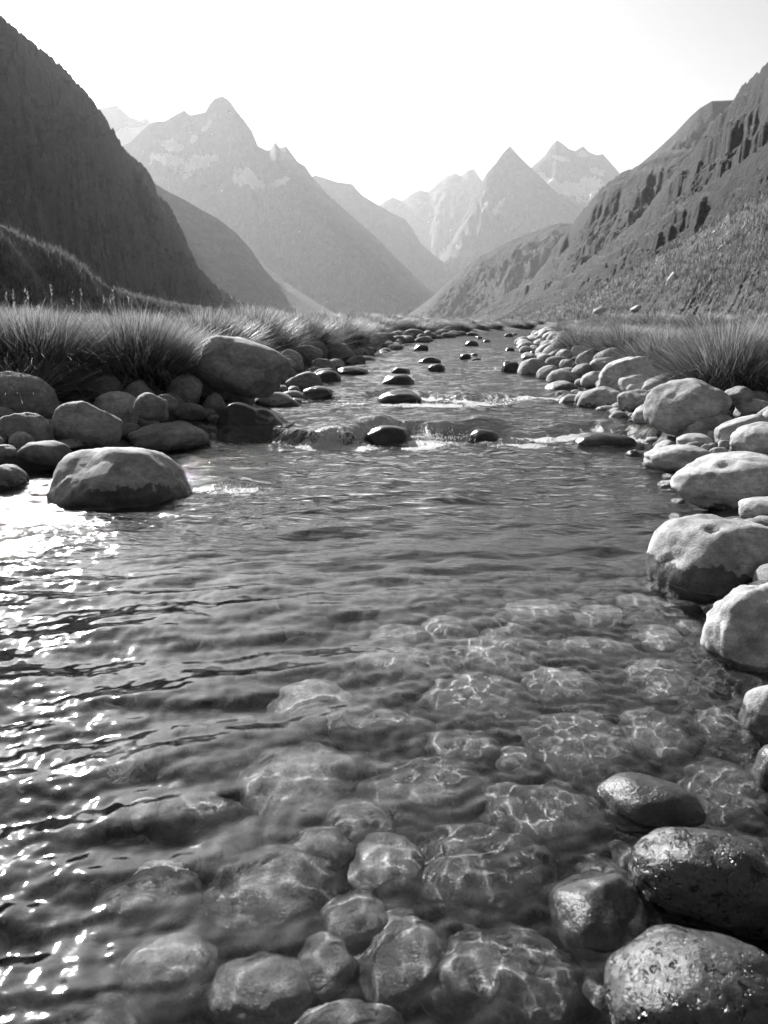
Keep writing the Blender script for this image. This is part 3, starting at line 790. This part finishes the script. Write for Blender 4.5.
def tussock_mesh(n, stalks=0, width=.0042, droop=1.5):
    """a tussock one metre wide and about 0.75 m high"""
    a = rng.uniform(0, 2*np.pi, n); q = rng.random(n)**.75
    rr = .26*q*rng.uniform(.5, 1.1, n)
    root = np.stack([rr*np.cos(a), rr*np.sin(a), -.05+0*rr], -1)
    head = a+rng.normal(0, .75, n)
    lean = np.abs(1.12*q*rng.uniform(.6, 1.2, n)+rng.normal(0, .08, n))
    bend = droop*(.15+1.0*rng.random(n)**1.6)*(.35+q)
    L = (.60+.13*q)*np.where(rng.random(n) < .85, rng.uniform(.82, 1.0, n), rng.uniform(.6, 1.14, n))
    tone = np.where(rng.random(n) < .45, rng.uniform(.15, .34, n), rng.uniform(.035, .10, n))
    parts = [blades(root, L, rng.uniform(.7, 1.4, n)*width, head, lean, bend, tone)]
    if stalks:
        m = stalks
        a = rng.uniform(0, 2*np.pi, m)
        root = np.stack([.1*np.cos(a), .1*np.sin(a), np.zeros(m)], -1)
        parts.append(blades(root, rng.uniform(.58, .78, m), np.full(m, width*.7), a, rng.uniform(.1, .8, m), rng.uniform(.3, 1.1, m), np.full(m, .4)))
    return grass_mesh('grass_tussock', parts)

T_BIG = [tussock_mesh(14000, 26), tussock_mesh(14000, 12)]
T_MID = [tussock_mesh(3600, 10, .008), tussock_mesh(3600, 4, .008), tussock_mesh(3600, 14, .008)]
T_FAR = [tussock_mesh(2400, 0, .013), tussock_mesh(2400, 3, .013)]
for me in T_BIG+T_MID+T_FAR: me.materials.append(M_GRASS)

def tussock(x, y, wide, high, mesh, label, group=None, rot=None, sink=.03):
    o = link('grass_tussock', mesh, None, label, 'grass tussock', group)
    o.location = (x, y, g1(x, y)-sink); o.rotation_euler.z = random.uniform(0, 6.28) if rot is None else rot
    o.scale = (wide, wide, high/.75)
    return o

def tussock_px(u, v, wpx, hpx, mesh, label, back=.35, **k):
    P = hit(u, v); g = P[:2]/np.linalg.norm(P[:2]); d = P[1]
    w = wpx*d/F; h = hpx*d/F
    P[:2] += g*w*back; h *= 1.1; w *= 1.12
    return tussock(P[0], P[1], w, h, mesh, label, **k)

tussock_px(38, 398, 150, 100, T_BIG[0], 'largest drooping tussock, black in its own shade, above the stained boulder')
tussock_px(136, 394, 140, 98, T_BIG[1], 'wide backlit tussock above the pyramid boulder and squarish stone')
tussock_px(-30, 392, 120, 100, T_BIG[1], 'tussock cut by the frame edge beside the largest drooping one')
tussock_px(205, 362, 100, 66, T_MID[0], 'third tussock along the shaded bank, just above the tilted oval boulder')
tussock_px(252, 357, 88, 60, T_MID[1], 'fourth tussock along the shaded bank, beyond the tilted oval boulder')
tussock_px(298, 353, 80, 50, T_MID[2], 'fifth tussock along the shaded bank, above the rounded pale boulder')
tussock_px(338, 348, 66, 40, T_MID[0], 'sixth tussock along the shaded bank, above the tall round boulder')
tussock_px(728, 398, 128, 96, T_BIG[0], 'biggest sunlit tussock with a drooping shaggy skirt above the pale dome boulder')
tussock_px(664, 374, 78, 56, T_MID[0], 'sunlit tussock beside the biggest one, behind the long slanting stones')
tussock_px(625, 362, 72, 46, T_MID[1], 'sunlit tussock rising behind the tall leaning slab boulder')
tussock_px(790, 392, 90, 80, T_BIG[1], 'sunlit tussock cut by the frame edge behind the biggest one')
tussock_px(584, 353, 56, 34, T_MID[2], 'sunlit tussock behind the upright pale slab')
def tuss_row(n, side, ya, yb, smin, smax, group, label, meshes, size):
    for _ in range(n):
        y = ya+(yb-ya)*random.random()**1.25
        s = random.uniform(smin, smax)
        x = xl(y)-s if side < 0 else xr(y)+s
        if not inview(x, y, 260 if y < 20 else 90): continue
        w = size*random.uniform(.7, 1.3)
        tussock(x, y, w, w*random.uniform(.38, .55), random.choice(meshes), label, group)
tuss_row(44, -1, 8.5, 17, 1.7, 6., 'tussocks of the shaded bank', 'backlit grass tussock in the crowd behind the shaded bank stones', T_MID, 1.5)
tuss_row(90, -1, 15, 85, 1.2, 6.0, 'far tussocks of the shaded bank', 'small far tussock in the row above the shaded waterline', T_FAR, 1.9)
tuss_row(60, -1, 60, 150, 1., 16., 'farthest tussocks of the valley floor', 'tiny faraway tussock on the flat valley floor by the bend', T_FAR, 2.)
tuss_row(40, 1, 55, 150, 1., 16., 'farthest tussocks of the valley floor', 'tiny faraway tussock on the flat valley floor by the bend', T_FAR, 2.)
tuss_row(40, -1, 18, 70, 4.0, 14., 'far tussocks of the meadow', 'small far tussock out on the flat meadow', T_FAR, 1.2)
tuss_row(26, 1, 8, 16, 1.5, 5.0, 'tussocks of the sunlit bank', 'feathery tussock in the crowd behind the sunlit bank stones', T_MID, 1.1)
tuss_row(50, 1, 14, 60, 1.1, 6.0, 'far tussocks of the sunlit bank', 'small far tussock in the row above the sunlit stones', T_FAR, 1.35)

def slope_turf(o, n, L, w, dmax):
    """grass standing on a hill's own surface"""
    me = o.data; k = len(me.polygons)
    cen = np.zeros(k*3, np.float32); me.polygons.foreach_get('center', cen); cen = cen.reshape(-1, 3)
    ar = np.zeros(k, np.float32); me.polygons.foreach_get('area', ar)
    d = np.hypot(cen[:, 0], cen[:, 1]); u, v = project(cen)
    wgt = ar/np.maximum(d, 10)**1.4*((u > -30) & (u < W+30) & (d < dmax))
    nc = n//7
    ix = rng.choice(k, nc, p=wgt/wgt.sum())
    base = cen[ix]+rng.normal(0, 1, (nc, 3))*np.sqrt(ar[ix])[:, None]*[.5, .5, .0]
    clump = fbm2(base[:, 0]*.25, base[:, 1]*.25, 4)
    base = base[clump > -.12]
    root = np.repeat(base, 7, 0); m = len(root)
    sc = np.clip(np.hypot(root[:, 0], root[:, 1])/40, .6, 4)
    root = root+rng.normal(0, .10, (m, 3))*sc[:, None]*[1, 1, .2]-[0, 0, .08]
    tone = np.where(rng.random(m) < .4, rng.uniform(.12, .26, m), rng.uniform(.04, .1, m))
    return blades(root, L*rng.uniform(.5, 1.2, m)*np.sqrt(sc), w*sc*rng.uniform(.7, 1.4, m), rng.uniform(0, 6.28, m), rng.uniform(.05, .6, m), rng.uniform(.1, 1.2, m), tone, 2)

def meadow():
    parts = [slope_turf(slope, 80000, .5, .022, 330), slope_turf(bpy.data.objects['hill'], 60000, .45, .02, 130)]
    def patch(n, side, ra, rb, smin, L, w, seg):
        y = np.exp(rng.uniform(math.log(ra), math.log(rb), n*3))
        sd = smin+rng.random(n*3)**1.3*(4+y*.9)
        x = np.where(side < 0, xl(y)-sd, xr(y)+sd)
        u, v = project(np.stack([x, y, ground(x, y)+.3], -1))
        ok = (u > -60) & (u < W+60)
        x, y = x[ok][:n], y[ok][:n]; m = len(x)
        cl = .55+.6*fbm2(x*.9, y*.9, 3)
        root = np.stack([x, y, ground(x, y)-.02], -1)
        head = rng.uniform(0, 6.28, m)
        tone = np.where(rng.random(m) < .4, rng.uniform(.14, .3, m), rng.uniform(.05, .12, m))
        sc = 1+y/40
        parts.append(blades(root, L*rng.uniform(.5, 1.2, m)*np.clip(cl+.35, .35, 1.4), w*sc*rng.uniform(.7, 1.4, m), head, rng.uniform(.02, .5, m), rng.uniform(.1, 1.2, m), tone, seg))
    for side in (-1, 1):
        patch(65000, side, 6, 17, 2.4, .30, .0055, 3)
        patch(60000, side, 14, 75, 3.2 if side < 0 else 1.6, .30, .010, 2)
    # a few tall flowering stalks against the shaded slope
    m = 46
    y = rng.uniform(7, 12, m); x = xl(y)-rng.uniform(1.6, 4.5, m)
    root = np.stack([x, y, ground(x, y)], -1)
    V, Fc, T = blades(root, rng.uniform(.7, 1.05, m), np.full(m, .006), rng.uniform(0, 6.28, m), rng.uniform(.0, .2, m), rng.uniform(.1, .5, m), np.full(m, .4), 5)
    parts.append((V, Fc, T))
    tips = V.reshape(m, -1, 3)[:, -1]
    for t in tips:
        k = 14
        rt = t+rng.normal(0, 1, (k, 3))*[.008, .008, .035]
        parts.append(blades(rt, rng.uniform(.015, .04, k), np.full(k, .007), rng.uniform(0, 6.28, k), rng.uniform(.1, .9, k), np.full(k, .3), np.full(k, .5), 2))
    o = link('grass', grass_mesh('grass', parts), M_GRASS, 'knee-high meadow grass covering both banks', None, None, 'stuff')

# ------------------------------------------------------------------ hills and mountains
def hill(name, label, sil, dists, mat, ff=.5, rough=.12, gully=3., cliff=.0, jag=.004, rows=130, du=1.2, snow=(), foot_z=.6, pw=1.15, seed=0, terr=0, tshear=0., tfreq=5., fall=None, tamp=.8, back=.5, shear=.6):
    su = np.array([p[0] for p in sil], float); sv = np.array([p[1] for p in sil], float)
    u = np.arange(su[0], su[-1]+.01, du)
    v = np.interp(u, su, sv)
    D = np.interp(u, [d[0] for d in dists], [d[1] for d in dists])
    C = np.array([at_depth(a, b, d) for a, b, d in zip(u, v, D)])
    Hc = np.maximum(C[:, 2]-foot_z, .5)
    arc = np.concatenate([[0], np.cumsum(np.hypot(np.diff(C[:, 0]), np.diff(C[:, 1])))])
    size = Hc.max()
    C[:, 2] += jag*Hc*fbm2(arc/size*22+seed, arc*0+seed*3.3, 5)
    t = np.linspace(0, 1, rows)
    T, A = np.meshgrid(t, arc, indexing='ij')
    fo = C[:, :2]*(ff+.10*pn2(arc/size*1.3+seed*2., arc*0+.5))[:, None]
    if fall:      # the side of the valley: the slope falls towards the river, not towards the viewer
        fo = C[:, :2]+np.maximum(C[:, 2:3]-foot_z, 1.)*fall[0]*np.array([[fall[1], fall[2]]])*(1+.15*pn2(arc/size*1.3+seed*2., arc*0+.5))[:, None]
    X = fo[None, :, 0]+(C[:, 0]-fo[:, 0])[None]*T
    Y = fo[None, :, 1]+(C[:, 1]-fo[:, 1])[None]*T
    prof = T**pw
    if cliff:
        cn = np.clip(.5+1.1*fbm2(arc/size*2.2+seed, arc*0+seed, 4), 0, 1)[None]*cliff
        brk = .78+.16*fbm2(arc/size*3+seed*5, arc*0+2, 4)[None]
        low = .62*T/brk
        hi = .62+(1-.62)*np.sqrt(np.clip((T-brk)/(1-brk), 0, 1))
        prof = prof*(1-cn)+np.where(T < brk, low, hi)*cn
    env = (4*T*(1-T))**.8*(1-T**6)
    wx = A/size*gully+seed*1.7+shear*T*gully+.55*fbm2(A/size*2.+seed, T*2.2, 3); wy = T*tfreq+seed+.5*fbm2(A/size*2.+seed+9, T*2.2+4, 3)
    nz = ridged2(wx, wy, 6)-.55
    nz2 = fbm2(X/size*9+seed, Y/size*9, 6)
    Hh = Hc[None]*np.ones_like(T)
    Z = foot_z+Hh*prof+Hh*rough*env*(nz*1.3)+Hh*rough*.35*env*nz2
    Z = Z+Hh*.02*env*(ridged2(X/size*22+seed, Y/size*22+.4*X/size*22, 6)-.5)
    if terr:
        q = Hh*prof/size*terr+.45*fbm2(A/size*1.6+seed, T*2.+seed, 5)+.10*fbm2(X/size*16, Y/size*16, 4)
        fr = q-np.floor(q)
        stp = np.floor(q)+sstep(.70, .97, fr)
        mk = np.clip(.5+1.4*fbm2(A/size*2.4+seed*7, T*3.+2, 5), 0, 1.2)
        Z = Z+size*(stp-q+.35)/terr*mk*tamp*sstep(.02, .2, T)*sstep(1., .86, T)
        Z = Z+Hh*.012*env*fbm2(X/size*40+seed, Y/size*40, 5)
    if fall:      # no crag of the slope stands above the ridge line
        pu, pv = project(np.stack([X, Y, Z], -1).reshape(-1, 3))
        lim = np.interp(pu, su, sv)+jag*230*(.15+np.abs(fbm2(pu/6.+seed, pu*0+seed, 4)))
        Yv = Y.ravel(); k = (H/2-lim)
        zl = CAMZ+Yv*(-F*SP+k*CP)/(F*CP+k*SP)
        Z = np.minimum(Z, zl.reshape(Z.shape))
    # the far side
    tb = np.linspace(0, 1, 14)[1:]
    back = min(back, .12*6000/D.max()) if D.max() > 2500 else back
    Xb = C[None, :, 0]*(1+back*tb[:, None]); Yb = C[None, :, 1]*(1+back*tb[:, None])
    Zb = C[None, :, 2]*(1-tb[:, None]*.97)
    V = np.stack([np.concatenate([X, Xb]), np.concatenate([Y, Yb]), np.concatenate([Z, Zb])], -1)
    me = mesh_from(name, V.reshape(-1, 3), grid_faces(V.shape[0], V.shape[1]))
    if snow:
        pu, pv = project(V.reshape(-1, 3))
        s = np.zeros(len(pu))
        for (a, b, ra, rb, an) in snow:
            c_, s_ = math.cos(math.radians(an)), math.sin(math.radians(an))
            q = ((c_*(pu-a)+s_*(pv-b))/ra)**2+((-s_*(pu-a)+c_*(pv-b))/rb)**2
            s = np.maximum(s, np.exp(-q*.7))
        s[(rows*len(u)):] = 0
        point_attr(me, 'snow', s)
    o = link(name, me, mat, label, None, None, 'structure')
    return o

def build_hills():
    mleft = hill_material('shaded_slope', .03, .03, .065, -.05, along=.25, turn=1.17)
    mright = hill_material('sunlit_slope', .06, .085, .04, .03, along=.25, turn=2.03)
    mnear = hill_material('near_turf_slope', .14, .085, .03, -.17, along=.2, turn=2.1)
    mknoll = hill_material('grassy_knoll', .25, .13, .12, -.7)
    mmid = hill_material('far_slope', .008, .06, .06, -.1)
    msnow = hill_material('snowy_peak', .003, .06, .09, .05, True)
    hill('hill', 'near grassy knoll with a bright rim at the foot of the dark mountainside',
         [(-160, 150), (-60, 196), (0, 222), (30, 238), (60, 250), (85, 268), (110, 287), (140, 297), (180, 305), (230, 313), (285, 319), (310, 322)],
         [(-160, 36), (0, 46), (110, 60), (310, 130)], mknoll, .8, .06, 3, jag=.03, rows=120, seed=1.3, pw=.9, fall=(1.2, .5, -.85))
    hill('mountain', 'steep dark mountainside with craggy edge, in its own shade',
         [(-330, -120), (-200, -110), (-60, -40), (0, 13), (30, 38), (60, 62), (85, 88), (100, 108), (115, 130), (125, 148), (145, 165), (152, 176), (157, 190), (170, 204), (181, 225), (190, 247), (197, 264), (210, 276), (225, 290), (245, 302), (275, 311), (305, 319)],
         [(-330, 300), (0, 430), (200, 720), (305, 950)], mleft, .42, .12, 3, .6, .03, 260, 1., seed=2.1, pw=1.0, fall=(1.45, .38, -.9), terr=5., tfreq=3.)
    hill('hill', 'dim wooded spur between the dark mountainside and the sharp snowy peak',
         [(130, 168), (165, 190), (185, 200), (200, 209), (217, 218), (235, 232), (250, 248), (265, 270), (280, 286), (300, 300), (318, 311), (345, 321)],
         [(130, 1500), (345, 1500)], mmid, .84, .05, 2, 0., .006, 110, 1., seed=3.7)
    hill('hill', 'pale low spur at the foot of the snowy peak',
         [(230, 240), (262, 262), (285, 282), (305, 295), (325, 308), (345, 319)], [(230, 2000), (345, 1900)], mmid, .7, .1, 4, rows=70, seed=4.4)
    hill('mountain', 'sharp pointed snow-streaked peak with a long falling ridge',
         [(60, 190), (90, 165), (130, 142), (150, 123), (158, 121), (165, 121), (175, 115), (184, 110), (190, 115), (197, 114), (205, 112), (209, 105), (214, 99), (222, 96), (229, 100), (236, 110), (244, 120), (252, 131), (258, 146), (266, 150), (270, 150), (275, 142), (280, 148), (286, 146), (292, 154), (298, 162), (305, 166), (313, 178), (330, 197), (350, 214), (375, 236), (400, 262), (425, 286), (445, 305), (465, 321)],
         [(60, 3600), (220, 3500), (465, 2700)], msnow, .72, .26, 3.2, .2, .022, 200, .8, tfreq=2.2, seed=5.2,
         snow=[(172, 146, 12, 5, 20), (170, 160, 20, 5, 12), (200, 163, 18, 6, -15), (186, 175, 6, 2, -10), (193, 140, 5, 3, -60), (205, 128, 8, 2, -50), (246, 178, 11, 8, 25), (256, 184, 10, 5, 5), (279, 183, 10, 2.5, -25)])
    hill('mountain', 'pale hazy summit behind the sharp pointed peak',
         [(60, 130), (85, 112), (105, 107), (117, 105), (130, 117), (140, 120), (147, 117), (154, 128), (175, 150), (200, 170)],
         [(60, 4600), (200, 4600)], msnow, .75, .14, 4, rows=80, du=1., seed=6.6, snow=[(130, 137, 22, 9, -15)])
    hill('mountain', 'long hazy shoulder descending to the valley mouth',
         [(270, 190), (300, 183), (315, 175), (325, 178), (337, 182), (352, 184), (362, 195), (375, 203), (390, 212), (405, 219), (412, 228), (420, 243), (435, 256), (452, 268), (475, 290), (500, 318)],
         [(270, 4300), (500, 3800)], mmid, .8, .2, 3.5, .2, .01, 120, 1., tfreq=2.5, seed=7.9)
    hill('mountain', 'faint serrated range farthest up the valley',
         [(350, 240), (370, 212), (385, 201), (393, 197), (402, 201), (412, 193), (420, 190), (428, 192), (438, 183), (447, 176), (455, 173), (461, 176), (468, 170), (474, 169), (480, 178), (495, 195), (520, 215)],
         [(350, 5600), (520, 5600)], msnow, .75, .3, 4, jag=.012, rows=110, du=.7, tfreq=2., seed=8.3)
    hill('mountain', 'keen triangular peak in the middle of the far range',
         [(420, 285), (440, 262), (455, 235), (470, 205), (480, 185), (487, 173), (496, 163), (503, 153), (510, 146), (518, 155), (526, 163), (540, 176), (556, 192), (575, 205), (600, 225)],
         [(420, 4000), (510, 4300), (600, 4100)], msnow, .76, .3, 3, .2, .024, 150, .7, tfreq=2., seed=9.1,
         snow=[(485, 206, 5, 1.6, -60), (496, 209, 9, 2.6, -45)])
    hill('mountain', 'three-horned snowy peak at the end of the range',
         [(500, 200), (520, 178), (533, 166), (545, 155), (551, 146), (557, 140), (563, 144), (569, 149), (575, 151), (583, 146), (589, 152), (596, 155), (603, 154), (611, 163), (630, 185), (660, 210)],
         [(500, 4700), (660, 4700)], msnow, .72, .3, 3, .2, .024, 140, .7, tfreq=2., seed=10.7,
         snow=[(548, 182, 22, 5, 28), (572, 190, 20, 7, 10), (590, 187, 10, 9, -20), (560, 158, 8, 2, 15), (596, 171, 7, 3, 20), (582, 154, 5, 3, 0)])
    hill('hill', 'rounded hazy hill in the middle of the valley',
         [(395, 324), (415, 310), (432, 297), (450, 280), (465, 266), (480, 256), (496, 248), (512, 240), (530, 233), (548, 226), (560, 223), (580, 225), (640, 240)],
         [(395, 1900), (640, 1500)], mmid, .84, .2, 3, .2, .006, 120, 1., seed=11.3)
    hill('mountain', 'bare brown-toned summit rising behind the craggy sunlit slope',
         [(600, 200), (630, 172), (645, 160), (660, 147), (675, 133), (690, 117), (700, 108), (712, 101), (735, 100), (760, 108), (800, 120)],
         [(600, 1350), (800, 1250)], mmid, .65, .2, 4, .3, .006, 110, 1., seed=12.8)
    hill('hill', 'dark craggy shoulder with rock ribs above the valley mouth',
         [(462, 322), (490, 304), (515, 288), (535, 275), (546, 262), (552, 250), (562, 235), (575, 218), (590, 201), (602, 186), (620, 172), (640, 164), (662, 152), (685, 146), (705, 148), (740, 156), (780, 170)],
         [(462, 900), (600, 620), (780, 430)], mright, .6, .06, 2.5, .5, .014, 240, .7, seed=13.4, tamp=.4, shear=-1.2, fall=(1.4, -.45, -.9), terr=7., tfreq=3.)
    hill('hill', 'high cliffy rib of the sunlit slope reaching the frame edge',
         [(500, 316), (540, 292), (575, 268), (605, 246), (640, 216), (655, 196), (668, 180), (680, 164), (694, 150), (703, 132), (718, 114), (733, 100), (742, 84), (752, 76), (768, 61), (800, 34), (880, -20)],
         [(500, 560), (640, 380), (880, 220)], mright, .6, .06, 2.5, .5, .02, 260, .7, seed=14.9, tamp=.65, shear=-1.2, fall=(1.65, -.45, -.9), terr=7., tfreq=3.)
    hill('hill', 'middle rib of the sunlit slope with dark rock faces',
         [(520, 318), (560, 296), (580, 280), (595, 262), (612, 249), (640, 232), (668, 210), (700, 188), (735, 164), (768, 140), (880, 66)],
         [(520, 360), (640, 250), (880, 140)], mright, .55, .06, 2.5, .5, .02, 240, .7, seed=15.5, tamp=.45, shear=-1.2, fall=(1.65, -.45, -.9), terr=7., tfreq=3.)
    o = hill('hill', 'nearest smooth grassy slope above the sunlit bank',
         [(455, 325), (490, 321), (530, 312), (570, 300), (620, 276), (680, 242), (720, 218), (768, 192), (880, 130)],
         [(455, 330), (620, 150), (768, 95), (880, 75)], mnear, .25, .035, 2.2, 0., .02, 230, .8, seed=16.2, pw=1.1, shear=-1.5, fall=(2.3, -.5, -.85))
    return o

# ------------------------------------------------------------------ white water
def spray():
    S, Fc = ico(1); Vs, Fs = [], []; o = 0
    for (u, v, su, n, hh) in ((345, 441, 16, 150, .12), (437, 440, 22, 190, .14), (470, 438, 10, 50, .09), (425, 438, 5, 60, .2), (237, 491, 14, 60, .07), (440, 404, 24, 70, .06), (520, 446, 20, 30, .04)):
        for _ in range(n):
            P = hit(u+random.gauss(0, su*.7), v+random.gauss(0, 1.8))
            r = random.uniform(.0025, .007)*(P[1]/8)**.5
            z = level(P[0], P[1])+abs(random.gauss(0, hh*.26))
            Vs.append(S*r*np.array([1, 1, random.uniform(.8, 1.6)])+np.array([P[0], P[1], z])); Fs.append(Fc+o); o += len(S)
    link('water_spray', mesh_from('water_spray', np.concatenate(Vs), np.concatenate(Fs)), M_FOAM, 'white splashing drops at the foot of the small falls', None, None, 'stuff')

def px_foam(u, v, wu, ry, st):
    P = hit(u, v); FOAM.append((P[0], P[1], wu*P[1]/F, ry, st))
for q in ((345, 447, 44, .22, 1.2), (437, 444, 38, .22, 1.2), (425, 448, 26, .2, 1.), (520, 446, 34, .11, .9), (560, 447, 30, .06, .6), (235, 492, 34, .16, .75), (205, 489, 20, .12, .65),
          (430, 406, 60, .36, 1.), (478, 403, 34, .3, 1.), (350, 404, 30, .25, .7), (300, 410, 20, .2, .45), (450, 375, 60, .25, .45), (510, 402, 25, .12, .55)):
    px_foam(*q)
for (u, v, ru, ry, h) in ((388, 436, 34, .3, .06), (484, 437, 22, .25, .05), (604, 443, 46, .3, .05), (338, 437, 24, .25, .04), (398, 400, 30, .4, .05), (540, 402, 40, .35, .03)):
    P = hit(u, v); CASC.append((P[0], P[1]+.15, ru*P[1]/F, ry, h))

build_ground(); build_water(); spray()
slope = build_hills()
meadow()

# pale rocks lying on the sunlit slope
def slope_rocks():
    from mathutils.bvhtree import BVHTree
    me = slope.data
    bv = BVHTree.FromPolygons([v.co for v in me.vertices], [tuple(p.vertices) for p in me.polygons])
    for (u, v, w, h, lab, dk) in ((601, 313, 20, 9, 'gabled grey rock with a dark side on the meadow edge', 1.2), (637, 311, 14, 8, 'small pale rock half sunk in the meadow grass', 1.6), (673, 281, 13, 13, 'upright white rock on the sunlit slope beside a dark hollow', 1.9),
                          (715, 233, 5, 4, 'tiny white rock highest on the sunlit slope', 1.9), (721, 248, 7, 4, 'tiny white slanting rock on the upper slope', 1.9), (492, 318, 6, 5, 'white speck of rock low at the far end of the slope', 1.9), (582, 258, 1, 1, None, 1)):
        if lab is None: continue
        r = ray(u, v); loc, no, ix, d = bv.ray_cast(Vector((0, 0, CAMZ)), Vector(r.tolist()))
        if loc is None: loc = Vector(hit(u, v).tolist())
        S, Fc = stone_shape(int(u), 3, 1.5, 12, .6, (), .0, (.35, .8))
        dd = loc.y; a = w*dd/F/2; c = h*dd/F*.6
        o = link('slope_boulder', mesh_from('slope_boulder', S*np.array([a, a*.8, c]), Fc, False), M_STONE, lab, 'boulder')
        o.location = (loc.x, loc.y, loc.z+c*.1); o.rotation_euler = (.1, -.25, .4)
        props(o, dk, -5.)
slope_rocks()

# ------------------------------------------------------------------ air
def haze():
    x, z0, z1 = 10500., -14., 1500.
    V = [(a, b, c) for c in (z0, z1) for b in (-x, x) for a in (-x, x)]
    Fc = [(0, 2, 3, 1), (4, 5, 7, 6), (0, 1, 5, 4), (2, 6, 7, 3), (0, 4, 6, 2), (1, 3, 7, 5)]
    m = NT('valley_haze')
    vol = m.t.nodes.new('ShaderNodeVolumePrincipled')
    vol.inputs['Color'].default_value = (.93, .93, .93, 1); vol.inputs['Density'].default_value = HAZE; vol.inputs['Anisotropy'].default_value = .35
    m.l(vol.outputs[0], m.out.inputs['Volume'])
    link('haze', mesh_from('haze', V, Fc, False), m.m, 'thin bright mountain haze filling the valley', None, None, 'stuff')
HAZE = 7e-5
haze()

# ------------------------------------------------------------------ sky, sun, camera
wd = bpy.data.worlds.new('World'); SC.world = wd; wd.use_nodes = True
nt = wd.node_tree; nt.nodes.clear()
sky = nt.nodes.new('ShaderNodeTexSky'); sky.sky_type = 'NISHITA'; sky.sun_disc = False
sky.sun_elevation = SUN_EL; sky.sun_rotation = SUN_AZ; sky.altitude = 1200; sky.air_density = .7; sky.dust_density = 4.6; sky.ozone_density = 1.
bw = nt.nodes.new('ShaderNodeSeparateColor'); bg = nt.nodes.new('ShaderNodeBackground'); wo = nt.nodes.new('ShaderNodeOutputWorld')
bg.inputs['Strength'].default_value = .055
nt.links.new(sky.outputs[0], bw.inputs[0]); nt.links.new(bw.outputs[0], bg.inputs['Color']); nt.links.new(bg.outputs[0], wo.inputs['Surface'])
sd = bpy.data.lights.new('sun', 'SUN'); sd.energy = 5.; sd.angle = math.radians(.53); sd.color = (1, 1, 1)
so = bpy.data.objects.new('sun', sd); COL.objects.link(so)
dirv = Vector((math.sin(SUN_AZ)*math.cos(SUN_EL), math.cos(SUN_AZ)*math.cos(SUN_EL), math.sin(SUN_EL)))
so.rotation_euler = dirv.to_track_quat('Z', 'Y').to_euler(); so.location = (0, 0, 30)
sd.cycles.is_caustics_light = True

cd = bpy.data.cameras.new('camera'); co = bpy.data.objects.new('camera', cd); COL.objects.link(co)
cd.sensor_fit = 'VERTICAL'; cd.sensor_height = 24; cd.sensor_width = 18; cd.lens = 24*F/H
cd.clip_start = .05; cd.clip_end = 30000
cd.dof.use_dof = True; cd.dof.focus_distance = 4.5; cd.dof.aperture_fstop = 3.4
co.location = (0, 0, CAMZ); co.rotation_euler = (math.pi/2-PITCH, 0, 0)
SC.camera = co

cy = SC.cycles
cy.max_bounces = 8; cy.diffuse_bounces = 1; cy.glossy_bounces = 3; cy.transmission_bounces = 6; cy.transparent_max_bounces = 8; cy.volume_bounces = 0
cy.caustics_reflective = False; cy.caustics_refractive = True
cy.sample_clamp_indirect = 4.
cy.use_denoising = True
try: cy.denoiser = 'OPENIMAGEDENOISE'; cy.denoising_input_passes = 'RGB_ALBEDO_NORMAL'
except Exception: pass
vs = SC.view_settings
SC.display_settings.display_device = 'sRGB'
vs.view_transform = 'Standard'; vs.look = 'None'; vs.exposure = 1.5; vs.gamma = 1.; vs.use_curve_mapping = False
